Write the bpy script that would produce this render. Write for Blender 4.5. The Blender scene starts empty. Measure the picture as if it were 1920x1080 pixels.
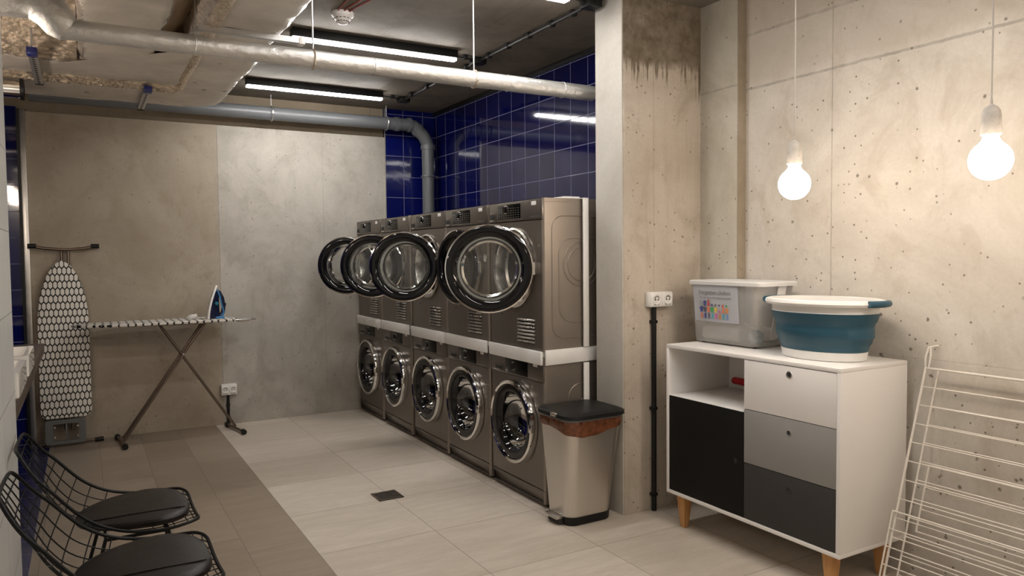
import bpy, bmesh, math, random
from mathutils import Vector, Matrix, noise
random.seed(7)
C = bpy.context.scene.collection
PI = math.pi

# ------------------------------------------------------------------ camera, world, exposure
sc = bpy.context.scene
f_px, yaw, pit, rol = 1397.62, 0.522605, 0.0442287, -0.0097819
cy, sy, cp, sp, cr, sr = math.cos(yaw), math.sin(yaw), math.cos(pit), math.sin(pit), math.cos(rol), math.sin(rol)
fw = Vector((sy*cp, cy*cp, -sp)); rt = Vector((cy, -sy, 0)); up = rt.cross(fw)
r2 = cr*rt + sr*up; u2 = -sr*rt + cr*up
cam = bpy.data.cameras.new('camera'); co = bpy.data.objects.new('camera', cam); C.objects.link(co)
M = Matrix((r2, u2, -fw)).transposed().to_4x4(); M.translation = Vector((0, 0, 1.41))
co.matrix_world = M
cam.sensor_width = 36; cam.lens = 36*f_px/1920; cam.clip_start = 0.05
sc.camera = co
w = bpy.data.worlds.new('world'); sc.world = w; w.use_nodes = True
w.node_tree.nodes['Background'].inputs[0].default_value = (1, .9, .8, 1)
w.node_tree.nodes['Background'].inputs[1].default_value = 0.3
sc.view_settings.view_transform = 'Standard'; sc.view_settings.look = 'None'
sc.view_settings.exposure = 0.0; sc.view_settings.gamma = 1.0; sc.view_settings.use_curve_mapping = False
LED_STRENGTH = 78.0
LED_COLOR = (1.0, .965, .92)
BULB_STRENGTH = 62.0
BULB_COLOR = (1.0, .84, .68)
sc.cycles.max_bounces = 8; sc.cycles.transparent_max_bounces = 16
sc.cycles.use_denoising = True

# ------------------------------------------------------------------ material helpers
class NT:
    def __init__(s, name):
        s.m = bpy.data.materials.new(name); s.m.use_nodes = True
        s.t = s.m.node_tree; s.b = s.t.nodes['Principled BSDF']; s.out = s.t.nodes['Material Output']
        g = s.t.nodes.new('ShaderNodeNewGeometry'); s.pos = g.outputs['Position']
        tc = s.t.nodes.new('ShaderNodeTexCoord'); s.obj = tc.outputs['Object']
    def link(s, a, b):
        if isinstance(a, (int, float)): b.default_value = a
        elif isinstance(a, tuple): b.default_value = a if len(a) == 4 or b.type == 'VECTOR' else (*a, 1)
        else: s.t.links.new(a, b)
    def math(s, op, a, b=0.0, c=0.0, clamp=False):
        n = s.t.nodes.new('ShaderNodeMath'); n.operation = op; n.use_clamp = clamp
        s.link(a, n.inputs[0]); s.link(b, n.inputs[1])
        if op in ('MULTIPLY_ADD', 'SMOOTH_MIN', 'COMPARE', 'WRAP'): s.link(c, n.inputs[2])
        return n.outputs[0]
    def mr(s, v, a, b, c=0.0, d=1.0, smooth=False):
        n = s.t.nodes.new('ShaderNodeMapRange'); n.clamp = True
        if smooth: n.interpolation_type = 'SMOOTHSTEP'
        for i, x in enumerate((v, a, b, c, d)): s.link(x, n.inputs[i])
        return n.outputs[0]
    def vec(s, v, scale=(1, 1, 1), loc=(0, 0, 0), rot=(0, 0, 0)):
        n = s.t.nodes.new('ShaderNodeMapping'); s.link(v, n.inputs[0])
        n.inputs['Location'].default_value = loc; n.inputs['Rotation'].default_value = rot; n.inputs['Scale'].default_value = scale
        return n.outputs[0]
    def sep(s, v):
        n = s.t.nodes.new('ShaderNodeSeparateXYZ'); s.link(v, n.inputs[0]); return n.outputs
    def comb(s, x, y, z=0.0):
        n = s.t.nodes.new('ShaderNodeCombineXYZ'); s.link(x, n.inputs[0]); s.link(y, n.inputs[1]); s.link(z, n.inputs[2]); return n.outputs[0]
    def noise(s, v, scale, det=4, rough=.55, dist=0.0):
        n = s.t.nodes.new('ShaderNodeTexNoise'); s.link(v, n.inputs['Vector'])
        n.inputs['Scale'].default_value = scale; n.inputs['Detail'].default_value = det
        n.inputs['Roughness'].default_value = rough; n.inputs['Distortion'].default_value = dist
        return n.outputs['Fac']
    def voro(s, v, scale, feat='F1', rnd=1.0):
        n = s.t.nodes.new('ShaderNodeTexVoronoi'); s.link(v, n.inputs['Vector']); n.feature = feat
        n.inputs['Scale'].default_value = scale; n.inputs['Randomness'].default_value = rnd
        return n
    def mix(s, fac, a, b, blend='MIX'):
        n = s.t.nodes.new('ShaderNodeMix'); n.data_type = 'RGBA'; n.blend_type = blend
        s.link(fac, n.inputs[0]); s.link(a, n.inputs[6]); s.link(b, n.inputs[7]); return n.outputs[2]
    def ramp(s, v, stops):
        n = s.t.nodes.new('ShaderNodeValToRGB'); s.link(v, n.inputs[0])
        e = n.color_ramp.elements
        while len(e) < len(stops): e.new(.5)
        for i, (p, c) in enumerate(stops): e[i].position = p; e[i].color = (*c, 1)
        return n.outputs[0]
    def bump(s, h, strength=.3, dist=.01):
        n = s.t.nodes.new('ShaderNodeBump'); s.link(h, n.inputs['Height'])
        n.inputs['Strength'].default_value = strength; n.inputs['Distance'].default_value = dist
        s.t.links.new(n.outputs[0], s.b.inputs['Normal'])
    def set(s, **k):
        names = dict(col='Base Color', rough='Roughness', metal='Metallic', spec='Specular IOR Level', coat='Coat Weight', trans='Transmission Weight')
        for a, v in k.items(): s.link(v, s.b.inputs[names[a]])
        return s.m

def plain(name, col, rough=.5, metal=0.0, spec=.5, coat=0.0, var=.06, vscale=14.0, bump=0.0, bscale=200.0):
    """procedural material: base colour broken up by soft object-space noise"""
    n = NT(name)
    f = n.noise(n.obj, vscale, 3)
    lo = tuple(c*(1-var) for c in col); hi = tuple(min(1, c*(1+var)) for c in col)
    n.set(col=n.ramp(f, [(.3, lo), (.7, hi)]), rough=n.mr(f, .3, .7, max(0, rough-.03), rough+.03), metal=metal, spec=spec, coat=coat)
    if bump: n.bump(n.noise(n.obj, bscale, 2), bump, .001)
    return n.m

def glassy(name, tint=(1, 1, 1), opac=.06, rough=.02, diffuse=None, dfac=0.0):
    """thin sheet: see-through with mirror reflections rising at grazing angles"""
    n = NT(name); t = n.t
    tr = t.nodes.new('ShaderNodeBsdfTransparent'); tr.inputs[0].default_value = (*tint, 1)
    gl = t.nodes.new('ShaderNodeBsdfGlossy'); gl.inputs['Roughness'].default_value = rough
    fr = t.nodes.new('ShaderNodeFresnel'); fr.inputs[0].default_value = 1.5
    fac = n.math('ADD', fr.outputs[0], opac, clamp=True)
    mx = t.nodes.new('ShaderNodeMixShader'); t.links.new(fac, mx.inputs[0]); t.links.new(tr.outputs[0], mx.inputs[1]); t.links.new(gl.outputs[0], mx.inputs[2])
    last = mx
    if diffuse:
        df = t.nodes.new('ShaderNodeBsdfDiffuse'); df.inputs[0].default_value = (*diffuse, 1)
        m2 = t.nodes.new('ShaderNodeMixShader'); m2.inputs[0].default_value = dfac
        t.links.new(mx.outputs[0], m2.inputs[1]); t.links.new(df.outputs[0], m2.inputs[2]); last = m2
    t.links.new(last.outputs[0], n.out.inputs[0])
    return n.m

def emit(name, col, s):
    n = NT(name); n.b.inputs['Base Color'].default_value = (.9, .9, .9, 1)
    n.b.inputs['Emission Color'].default_value = (*col, 1); n.b.inputs['Emission Strength'].default_value = s
    return n.m

def concrete(name, lo, hi, stain, seams=(), pits=1.0, axis='Y', stain_amt=.5, streak=0.0, band=None, rough=.75, pour=(), drips=0.0):
    """board-marked cast concrete. seams: ('v', coord, width, dark) along the wall axis or ('h', z, width, dark, slope)."""
    n = NT(name); x, y, z = n.sep(n.pos)
    u = y if axis == 'Y' else x
    big = n.noise(n.pos, 1.3, 8, .66, .8)
    med = n.noise(n.vec(n.pos, (1, 1, .75)), 4.2, 9, .70, .6)
    fine = n.noise(n.pos, 60, 3, .6)
    col = n.mix(n.mr(big, .36, .64), lo, hi)
    col = n.mix(n.math('MULTIPLY', n.mr(med, .50, .66), stain_amt*.7), col, stain)
    col = n.mix(n.math('MULTIPLY', n.mr(fine, .35, .75), .18), col, tuple(c*.72 for c in lo))
    if streak:
        st = n.noise(n.vec(n.pos, (9, 9, .7)), 2.0, 5, .7)
        col = n.mix(n.math('MULTIPLY', n.mr(st, .50, .70), streak), col, stain)
    h = n.math('MULTIPLY', med, .4)
    if pits:
        pv = n.comb(u, z)
        wob = n.noise(n.pos, 38, 4, .7)
        for sc_, thr, keep in ((6.0, .07, .70), (14.0, .135, .66), (34.0, .20, .78)):
            v = n.voro(pv, sc_)
            cc = n.sep(v.outputs['Color'])[0]
            big2 = n.noise(n.vec(n.pos, (1, 1, 1), (sc_, 3, 1)), 1.6, 2)
            k = n.math('GREATER_THAN', n.math('ADD', cc, n.math('MULTIPLY', n.math('SUBTRACT', big2, .5), .9)), keep)
            d = n.math('ADD', v.outputs['Distance'], n.math('MULTIPLY', n.math('SUBTRACT', wob, .5), .22))
            m = n.math('MULTIPLY', n.mr(d, thr*.5, thr, 1, 0), k)
            m = n.math('MULTIPLY', m, pits)
            col = n.mix(n.math('MULTIPLY', m, .75), col, (.09, .07, .05))
            h = n.math('SUBTRACT', h, n.math('MULTIPLY', m, .6))
    for s_ in seams:
        wobble = n.math('MULTIPLY', n.math('SUBTRACT', n.noise(n.pos, 14, 4), .5), .012)
        if s_[0] == 'v':
            d = n.math('ABSOLUTE', n.math('SUBTRACT', n.math('ADD', u, n.math('MULTIPLY', wobble, .3)), s_[1]))
        else:
            d = n.math('ABSOLUTE', n.math('SUBTRACT', n.math('ADD', z, wobble), s_[1]))
        m = n.mr(d, s_[2]*.5, s_[2], s_[3], 0)
        m = n.math('MULTIPLY', m, n.mr(n.noise(n.pos, 9, 4), .3, .6, .35, 1))
        col = n.mix(m, col, tuple(c*.30 for c in lo))
        h = n.math('SUBTRACT', h, n.math('MULTIPLY', m, .8))
    for (zz, soft, amt, tint) in pour:      # a lift of the pour: the concrete above z keeps another tone
        e = n.math('ADD', z, n.math('MULTIPLY', n.math('SUBTRACT', n.noise(n.pos, 3.2, 6, .7), .5), soft*3))
        if drips:
            dn = n.noise(n.vec(n.pos, (22, 22, 1.2)), 1.6, 5, .75)
            e = n.math('ADD', e, n.math('MULTIPLY', n.mr(dn, .50, .75), drips))
            amt = n.mr(n.noise(n.pos, 12, 6, .7), .25, .6, amt*.55, amt)
        col = n.mix(n.math('MULTIPLY', n.mr(e, zz, zz+soft, 0, 1), amt), col, tint)
    if band:
        for (a, b, amt, tint) in band:      # formwork panel tone between a and b, lamp warmth partly put into the tint
            m = n.math('MULTIPLY', n.mr(u, a-.01, a+.01), n.mr(u, b-.01, b+.01, 1, 0))
            col = n.mix(n.math('MULTIPLY', m, amt), col, tint)
    n.set(col=col, rough=n.mr(med, .3, .7, rough-.1, rough+.1), spec=.35)
    n.bump(n.math('ADD', h, n.math('MULTIPLY', fine, .12)), .5, .006)
    return n.m

def tiles(name, col, grout, pu, pz, ou, oz, gw, axis='Y', rough=.06, var=.25, spec=.6, bump=.25, floor=False):
    n = NT(name); x, y, z = n.sep(n.pos)
    u = y if axis == 'Y' else x
    if floor: u, z = x, y
    iu = n.math('FLOOR', n.math('DIVIDE', n.math('SUBTRACT', u, ou), pu))
    iz = n.math('FLOOR', n.math('DIVIDE', n.math('SUBTRACT', z, oz), pz))
    def edge(v, p, o):
        fr = n.math('FRACT', n.math('DIVIDE', n.math('SUBTRACT', v, o), p))
        return n.math('MULTIPLY', n.math('MINIMUM', fr, n.math('SUBTRACT', 1.0, fr)), p)
    d = n.math('MINIMUM', edge(u, pu, ou), edge(z, pz, oz))
    g = n.mr(d, gw*.4, gw*.6, 1, 0)
    wn = n.t.nodes.new('ShaderNodeTexWhiteNoise'); wn.noise_dimensions = '2D'; n.link(n.comb(iu, iz), wn.inputs['Vector'])
    vn = n.noise(n.pos, 3, 4)
    c = n.mix(n.mr(n.math('ADD', n.math('MULTIPLY', wn.outputs[0], .5), n.math('MULTIPLY', vn, .5)), .2, .8), tuple(v*(1-var) for v in col), tuple(v*(1+var) for v in col))
    n.set(col=n.mix(g, c, grout), rough=n.mr(g, 0, 1, rough, .7), spec=spec)
    n.bump(n.math('SUBTRACT', n.math('MULTIPLY', n.noise(n.pos, 7, 2), bump), n.math('MULTIPLY', g, .5)), .25, .004)
    return n.m

def floor_mat():
    n = NT('porcelain_floor_tiles'); x, y, z = n.sep(n.pos)
    light = n.math('GREATER_THAN', x, .934)
    # light field: 0.6 m squares from x=.934, staggered beyond the second column; dark field: 0.3 x 0.6 m
    def cell(px, ox, py, oy_, stag):
        ix = n.math('FLOOR', n.math('DIVIDE', n.math('SUBTRACT', x, ox), px))
        yy = n.math('ADD', n.math('SUBTRACT', y, oy_), n.math('MULTIPLY', ix, stag))
        iy = n.math('FLOOR', n.math('DIVIDE', yy, py))
        fx = n.math('FRACT', n.math('DIVIDE', n.math('SUBTRACT', x, ox), px)); fy = n.math('FRACT', n.math('DIVIDE', yy, py))
        ex = n.math('MULTIPLY', n.math('MINIMUM', fx, n.math('SUBTRACT', 1.0, fx)), px)
        ey = n.math('MULTIPLY', n.math('MINIMUM', fy, n.math('SUBTRACT', 1.0, fy)), py)
        wn = n.t.nodes.new('ShaderNodeTexWhiteNoise'); wn.noise_dimensions = '2D'; n.link(n.comb(ix, iy), wn.inputs['Vector'])
        return n.math('MINIMUM', ex, ey), wn.outputs[0]
    da, ra = cell(.595, .934, .6, 4.07, 0.0)
    db, rb = cell(.287, .934, .6, 4.07, .21)
    d = n.math('ADD', n.math('MULTIPLY', da, light), n.math('MULTIPLY', db, n.math('SUBTRACT', 1.0, light)))
    r = n.math('ADD', n.math('MULTIPLY', ra, light), n.math('MULTIPLY', rb, n.math('SUBTRACT', 1.0, light)))
    off = n.comb(n.math('MULTIPLY', r, 7.0), n.math('MULTIPLY', r, 13.0))
    va = n.t.nodes.new('ShaderNodeVectorMath'); n.link(n.pos, va.inputs[0]); n.link(off, va.inputs[1])
    v = n.noise(n.vec(va.outputs[0], (1.2, 6, 1)), 2.2, 6, .65, .3)
    fine = n.noise(n.vec(va.outputs[0], (8, 40, 1)), 2, 3, .6)
    m = n.mr(n.math('ADD', n.math('MULTIPLY', v, .75), n.math('MULTIPLY', r, .22)), .32, .68)
    cl = n.mix(m, (.47, .41, .34), (.62, .555, .48))
    cd = n.mix(m, (.225, .175, .13), (.33, .27, .21))
    col = n.mix(light, cd, cl)
    col = n.mix(n.math('MULTIPLY', n.mr(fine, .45, .75), .14), col, (.2, .17, .14))
    g = n.mr(d, .0012, .0024, .8, 0)
    col = n.mix(g, col, (.14, .12, .10))
    n.set(col=col, rough=n.mr(v, .3, .7, .36, .5), spec=.4)
    n.bump(n.math('SUBTRACT', n.math('MULTIPLY', v, .05), n.math('MULTIPLY', g, .4)), .3, .002)
    return n.m

def hex_fabric():
    """white cotton with a black honeycomb of stretched cells, along the object's X"""
    n = NT('honeycomb_cotton_cover'); x, y, z = n.sep(n.obj)
    px = n.math('DIVIDE', y, .0305); py = n.math('DIVIDE', x, .0305*2.0)
    def wrap(v, s, o=0.0): 
        m = n.math('FLOORED_MODULO', n.math('ADD', v, o), s)
        return n.math('SUBTRACT', m, s/2)
    S3 = 1.7320508
    ax, ay = wrap(px, 1.0), wrap(py, S3)
    bx, by = wrap(px, 1.0, .5), wrap(py, S3, S3/2)
    la = n.math('ADD', n.math('MULTIPLY', ax, ax), n.math('MULTIPLY', ay, ay)); lb = n.math('ADD', n.math('MULTIPLY', bx, bx), n.math('MULTIPLY', by, by))
    k = n.math('LESS_THAN', la, lb); k1 = n.math('SUBTRACT', 1.0, k)
    gx = n.math('ABSOLUTE', n.math('ADD', n.math('MULTIPLY', ax, k), n.math('MULTIPLY', bx, k1)))
    gy = n.math('ABSOLUTE', n.math('ADD', n.math('MULTIPLY', ay, k), n.math('MULTIPLY', by, k1)))
    dd = n.math('MAXIMUM', gx, n.math('ADD', n.math('MULTIPLY', gx, .5), n.math('MULTIPLY', gy, .8660254)))
    e = n.math('SUBTRACT', .5, dd)
    m = n.mr(e, .07, .12, 1, 0)
    n.set(col=n.mix(m, (.72, .68, .62), (.02, .02, .02)), rough=.9, spec=.2)
    n.bump(n.noise(n.obj, 300, 2), .3, .001)
    return n.m

def foil(name, col, rough, crump, scale):
    n = NT(name)
    a = n.noise(n.pos, scale, 8, .72, 1.2); b = n.voro(n.vec(n.pos, (1, 1, 1.4)), scale*1.6, 'F1').outputs['Distance']
    big = n.noise(n.pos, 2.2, 3)
    c = n.mix(n.mr(big, .35, .65), tuple(v*.85 for v in col), col)
    n.set(col=c, rough=n.mr(a, .3, .7, rough-.06, rough+.08), metal=.8)
    n.bump(n.math('ADD', n.math('MULTIPLY', a, .8), n.math('MULTIPLY', b, .5)), crump, .012)
    return n.m

def duct_foil():
    n = NT('foil_faced_insulation')
    a = n.noise(n.vec(n.pos, (1, 1, .5)), 3.2, 5, .6, .4); fine = n.noise(n.pos, 26, 6, .75, 1.0)
    v = n.voro(n.vec(n.pos, (1, .7, .25)), 5.5); k = n.math('GREATER_THAN', n.sep(v.outputs['Color'])[0], .25)
    x, y, z = n.sep(v.outputs['Position'])
    pin = n.math('MULTIPLY', n.mr(n.math('ADD', v.outputs['Distance'], n.math('MULTIPLY', n.math('SUBTRACT', fine, .5), .15)), .05, .11, 1, 0), k)
    nz = n.sep(n.t.nodes['Geometry'].outputs['True Normal'])[2]
    side = n.mr(n.math('ABSOLUTE', nz), .8, .97, 1, 0)
    col = n.mix(n.mr(a, .35, .65), (.56, .52, .46), (.74, .69, .62))
    col = n.mix(n.math('MULTIPLY', pin, .7), col, (.10, .08, .06))
    n.set(col=col, rough=n.mr(side, 0, 1, .46, .27), metal=n.mr(side, 0, 1, .45, .95))
    h = n.math('ADD', n.math('MULTIPLY', a, .5), n.math('MULTIPLY', fine, n.mr(side, 0, 1, .22, 1.2)))
    n.bump(n.math('SUBTRACT', h, n.math('MULTIPLY', pin, .25)), .7, .02)
    return n.m

# ------------------------------------------------------------------ mesh helpers
class MB:
    def __init__(s): s.bm = bmesh.new()
    def add(s, tmp):
        me = bpy.data.meshes.new('t'); tmp.to_mesh(me); tmp.free(); s.bm.from_mesh(me); bpy.data.meshes.remove(me); return s
    def box(s, x0, x1, y0, y1, z0, z1, bev=0.0, seg=2):
        b = bmesh.new(); bmesh.ops.create_cube(b, size=1.0)
        for v in b.verts: v.co = Vector(((x0+x1)/2+v.co.x*(x1-x0), (y0+y1)/2+v.co.y*(y1-y0), (z0+z1)/2+v.co.z*(z1-z0)))
        if bev: bmesh.ops.bevel(b, geom=b.edges[:], offset=bev, segments=seg, affect='EDGES', profile=.5)
        return s.add(b)
    def hexa(s, P, bev=0.0):
        """8 corners: bottom ring 4, top ring 4"""
        b = bmesh.new(); v = [b.verts.new(p) for p in P]
        for q in ((3, 2, 1, 0), (4, 5, 6, 7), (0, 1, 5, 4), (1, 2, 6, 5), (2, 3, 7, 6), (3, 0, 4, 7)): b.faces.new([v[i] for i in q])
        if bev: bmesh.ops.bevel(b, geom=b.edges[:], offset=bev, segments=2, affect='EDGES', profile=.5)
        return s.add(b)
    def tube(s, pts, r, n=8, closed=False, cap=True):
        pts = [Vector(p) for p in pts]; b = s.bm; L = len(pts); rings = []
        rr = r if isinstance(r, (list, tuple)) else [r]*L
        prev = None
        for i, p in enumerate(pts):
            if closed: t = pts[(i+1) % L]-pts[i-1]
            else: t = pts[min(i+1, L-1)]-pts[max(i-1, 0)]
            t.normalize()
            if prev is None:
                a = Vector((0, 0, 1)) if abs(t.z) < .9 else Vector((1, 0, 0))
                u = t.cross(a).normalized()
            else:
                u = (prev-t*prev.dot(t)).normalized()
            prev = u; w_ = t.cross(u)
            rings.append([b.verts.new(p+(u*math.cos(2*PI*k/n)+w_*math.sin(2*PI*k/n))*rr[i]) for k in range(n)])
        for i in range(L if closed else L-1):
            A, B = rings[i], rings[(i+1) % L]
            sh = 0
            if closed and i == L-1:
                best = min(range(n), key=lambda q: (A[0].co-B[q].co).length); sh = best
            for k in range(n): b.faces.new((A[k], A[(k+1) % n], B[(k+1+sh) % n], B[(k+sh) % n]))
        if cap and not closed:
            b.faces.new(rings[0][::-1]); b.faces.new(rings[-1])
        return s
    def cyl(s, p0, p1, r, n=16, r1=None):
        return s.tube([p0, p1], [r, r if r1 is None else r1], n)
    def lathe(s, prof, org=(0, 0, 0), axis=(0, 0, 1), n=32, sx=1.0, sy=1.0, close=False):
        """prof: (radius, height) pairs revolved about axis; sx, sy stretch the circle into an oval"""
        ax = Vector(axis).normalized(); a = Vector((0, 0, 1)) if abs(ax.z) < .9 else Vector((0, 1, 0))
        if abs(ax.z) < .9: v_ = a; u = v_.cross(ax).normalized()
        else: u = Vector((1, 0, 0)); v_ = Vector((0, 1, 0))
        o = Vector(org); b = s.bm; rings = []
        for (r, h) in prof:
            if r < 1e-6: rings.append([b.verts.new(o+ax*h)])
            else: rings.append([b.verts.new(o+ax*h+u*(r*sx*math.cos(2*PI*k/n))+v_*(r*sy*math.sin(2*PI*k/n))) for k in range(n)])
        R = list(zip(rings, rings[1:]))
        if close: R.append((rings[-1], rings[0]))
        for A, B in R:
            for k in range(n):
                k2 = (k+1) % n
                if len(A) == 1 and len(B) == 1: continue
                if len(A) == 1: b.faces.new((A[0], B[k2], B[k]))
                elif len(B) == 1: b.faces.new((A[k], A[k2], B[0]))
                else: b.faces.new((A[k], A[k2], B[k2], B[k]))
        return s
    def prism(s, poly, z0, z1, bev=0.0, axes='xyz'):
        b = bmesh.new()
        def P(u, v, w_): return {'xyz': (u, v, w_), 'xzy': (u, w_, v), 'yzx': (w_, u, v)}[axes]
        lo = [b.verts.new(P(u, v, z0)) for u, v in poly]; hi = [b.verts.new(P(u, v, z1)) for u, v in poly]
        n = len(poly); b.faces.new(lo[::-1]); top = b.faces.new(hi)
        for k in range(n): b.faces.new((lo[k], lo[(k+1) % n], hi[(k+1) % n], hi[k]))
        if bev:
            e = [x for x in b.edges if abs(x.verts[0].co[{'xyz': 2, 'xzy': 1, 'yzx': 0}[axes]]-x.verts[1].co[{'xyz': 2, 'xzy': 1, 'yzx': 0}[axes]]) < 1e-6]
            bmesh.ops.bevel(b, geom=e, offset=bev, segments=2, affect='EDGES', profile=.5)
        return s.add(b)
    def sphere(s, c, r, n=24, sc_=(1, 1, 1)):
        b = bmesh.new(); bmesh.ops.create_uvsphere(b, u_segments=n, v_segments=n//2, radius=r)
        for v in b.verts: v.co = Vector((v.co.x*sc_[0]+c[0], v.co.y*sc_[1]+c[1], v.co.z*sc_[2]+c[2]))
        return s.add(b)
    def map(s, fn):
        for v in s.bm.verts: v.co = Vector(fn(v.co))
        return s
    def build(s, name, mat, parent=None, world=True, org=None, angle=38):
        off = Vector((0, 0, 0))
        if parent is not None and world:
            q = parent
            while q is not None: off += Vector(q.location); q = q.parent
        elif org is not None: off = Vector(org)
        for v in s.bm.verts: v.co -= off
        bmesh.ops.recalc_face_normals(s.bm, faces=s.bm.faces[:])
        me = bpy.data.meshes.new(name); s.bm.to_mesh(me); s.bm.free()
        me.materials.append(mat)
        for p in me.polygons: p.use_smooth = True
        me.set_sharp_from_angle(angle=math.radians(angle))
        o = bpy.data.objects.new(name, me); C.objects.link(o)
        if parent is not None: o.parent = parent
        elif org is not None: o.location = org
        return o

def thing(name, label, cat, loc=(0, 0, 0), group=None):
    o = bpy.data.objects.new(name, None); C.objects.link(o); o.location = loc; o.empty_display_size = .1
    o['label'] = label; o['category'] = cat
    if group: o['group'] = group
    return o
def tag(o, label, cat, group=None):
    o['label'] = label; o['category'] = cat
    if group: o['group'] = group
    return o
def struct(o): o['kind'] = 'structure'; return o
def dup(root, loc, label):
    r = root.copy(); C.objects.link(r); r.location = loc; r['label'] = label
    def rec(a, b):
        for ch in list(a.children):
            c = ch.copy(); C.objects.link(c); c.parent = b; rec(ch, c)
    rec(root, r)
    return r
def rrect(x0, x1, y0, y1, r, n=6):
    out = []
    for (cx, cy_, a0) in ((x1-r, y1-r, 0), (x0+r, y1-r, 90), (x0+r, y0+r, 180), (x1-r, y0+r, 270)):
        for k in range(n+1):
            a = math.radians(a0+90*k/n); out.append((cx+r*math.cos(a), cy_+r*math.sin(a)))
    return out
def text_mesh(txt, size, ext=.0004):
    cu = bpy.data.curves.new('t', 'FONT'); cu.body = txt; cu.size = size; cu.align_x = 'CENTER'; cu.extrude = ext
    o = bpy.data.objects.new('t', cu); C.objects.link(o)
    bpy.context.view_layer.update()
    me = bpy.data.meshes.new_from_object(o.evaluated_get(bpy.context.evaluated_depsgraph_get()))
    b = bmesh.new(); b.from_mesh(me); bpy.data.objects.remove(o); bpy.data.curves.remove(cu); bpy.data.meshes.remove(me)
    m = MB(); m.bm.free(); m.bm = b
    return m

# ------------------------------------------------------------------ materials
XW, XS, YB, ZC = 3.10, 3.042, 6.64, 2.78      # main right wall, wall strip beside the pillar, back wall, ceiling
m_back = concrete('back_wall_concrete', (.33, .30, .255), (.50, .465, .41), (.23, .195, .15), axis='X',
                  seams=[('v', 1.0, .005, .5), ('v', 1.885, .004, .3)], stain_amt=.75, pits=.75,
                  band=[(-1, 1.0, .5, (.385, .30, .205)), (1.0, 3.0, .2, (.58, .56, .52))])
m_upper = concrete('upper_band_shade_concrete', (.25, .20, .14), (.33, .27, .20), (.2, .15, .1), axis='X', seams=[('v', .28, .006, .3), ('v', 2.35, .006, .3)], pits=.3)  # darker colour carries the shade behind the pipe above the ledge
m_right = concrete('right_wall_concrete', (.49, .445, .385), (.64, .60, .54), (.38, .32, .25), axis='Y',
                   seams=[('h', 2.277, .008, .5), ('h', 2.562, .010, .5), ('v', 2.327, .004, .4), ('h', 0.95, .003, .15)], stain_amt=.7, pits=1.0,
                   pour=[(2.28, .05, .35, (.40, .34, .27)), (2.56, .02, .3, (.36, .30, .23))])
m_strip = concrete('strip_wall_concrete', (.41, .375, .31), (.52, .485, .415), (.31, .27, .20), axis='Y', seams=[('h', 2.30, .006, .4)], stain_amt=.5, pits=.9)
m_pillar = concrete('pillar_concrete', (.45, .385, .31), (.57, .505, .43), (.33, .265, .195), axis='X', seams=[('v', 2.70, .004, .25)], stain_amt=.7, pits=1.0, streak=.35,
                    pour=[(2.40, .05, .88, (.105, .075, .042))], drips=.30)
m_pillar_side = concrete('pillar_side_lit_concrete', (.47, .44, .39), (.58, .55, .50), (.40, .36, .30), axis='Y', pits=0, stain_amt=.3)  # paler grey paints in the ceiling light falling on the left face
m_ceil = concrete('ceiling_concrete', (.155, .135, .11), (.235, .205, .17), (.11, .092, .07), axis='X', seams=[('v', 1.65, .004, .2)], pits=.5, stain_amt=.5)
m_bluetile = tiles('cobalt_glazed_tiles_side', (.003, .0045, .058), (.18, .18, .27), .2055, .1935, 4.118, 1.96, .0045, 'Y')
m_bluetile_x = tiles('cobalt_glazed_tiles_back', (.003, .006, .085), (.18, .18, .28), .2, .1935, 2.657, 1.96, .0045, 'X', bump=.6)
m_bluefloor = tiles('cobalt_floor_tiles', (.005, .007, .06), (.10, .10, .16), .2, .2, -.25, 3.4, .005, floor=True, rough=.25)
m_whitetile = tiles('large_white_wall_tiles', (.62, .63, .62), (.30, .30, .29), .6, .3, 2.9, .015, .004, 'Y', rough=.3, var=.05, bump=.05)
m_floor = floor_mat()
m_alu = plain('brushed_aluminium', (.62, .60, .57), .35, .9)
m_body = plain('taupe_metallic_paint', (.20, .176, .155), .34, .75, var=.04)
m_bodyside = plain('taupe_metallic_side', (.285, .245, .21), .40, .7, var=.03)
m_panelglass = plain('black_display_gloss', (.004, .004, .004), .22, 0, spec=.25, var=.02)
m_chrome = plain('polished_chrome', (.82, .80, .78), .09, 1.0, var=.02)
m_satin = plain('satin_steel', (.60, .57, .53), .28, 1.0, var=.03)
m_blackgloss = plain('black_gloss_plastic', (.005, .005, .006), .07, 0, spec=.4, var=.02)
m_blackmatt = plain('black_matt_plastic', (.009, .009, .009), .45, spec=.3)
m_drum = plain('drum_steel', (.26, .255, .25), .25, 1.0)
m_dark = plain('dark_rubber', (.02, .02, .02), .7)
m_glass = glassy('door_glass', (.92, .93, .92), .03)
m_smoke = glassy('smoked_door_glass', (.42, .41, .40), .05)
m_whiteplast = plain('white_plastic', (.80, .78, .75), .35, var=.02)
m_whitelam = plain('white_laminate', (.80, .77, .74), .4, var=.02, vscale=3)
m_greylam = plain('mid_grey_lacquer', (.275, .265, .255), .5, spec=.2, var=.03, vscale=3)
m_darklam = plain('dark_grey_lacquer', (.045, .043, .041), .5, spec=.2, var=.03, vscale=3)
m_blacklam = plain('black_lacquer', (.007, .0065, .006), .5, spec=.18, var=.03, vscale=3)
m_lidclear = glassy('milky_lid_plastic', (.97, .97, .97), .02, .15, (.88, .87, .85), .6)
m_label = plain('pale_grey_sticker', (.62, .59, .55), .4)
m_bin = NT('brushed_bin_steel'); _n = m_bin
m_bin.set(col=(.68, .64, .59), rough=_n.mr(_n.noise(_n.vec(_n.pos, (160, 160, 2)), 1.5, 3), .3, .7, .34, .44), metal=1.0); m_bin = m_bin.m
m_bag = plain('brown_bin_liner', (.13, .045, .02), .3, vscale=40, var=.5, bump=.8, bscale=60)
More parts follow.
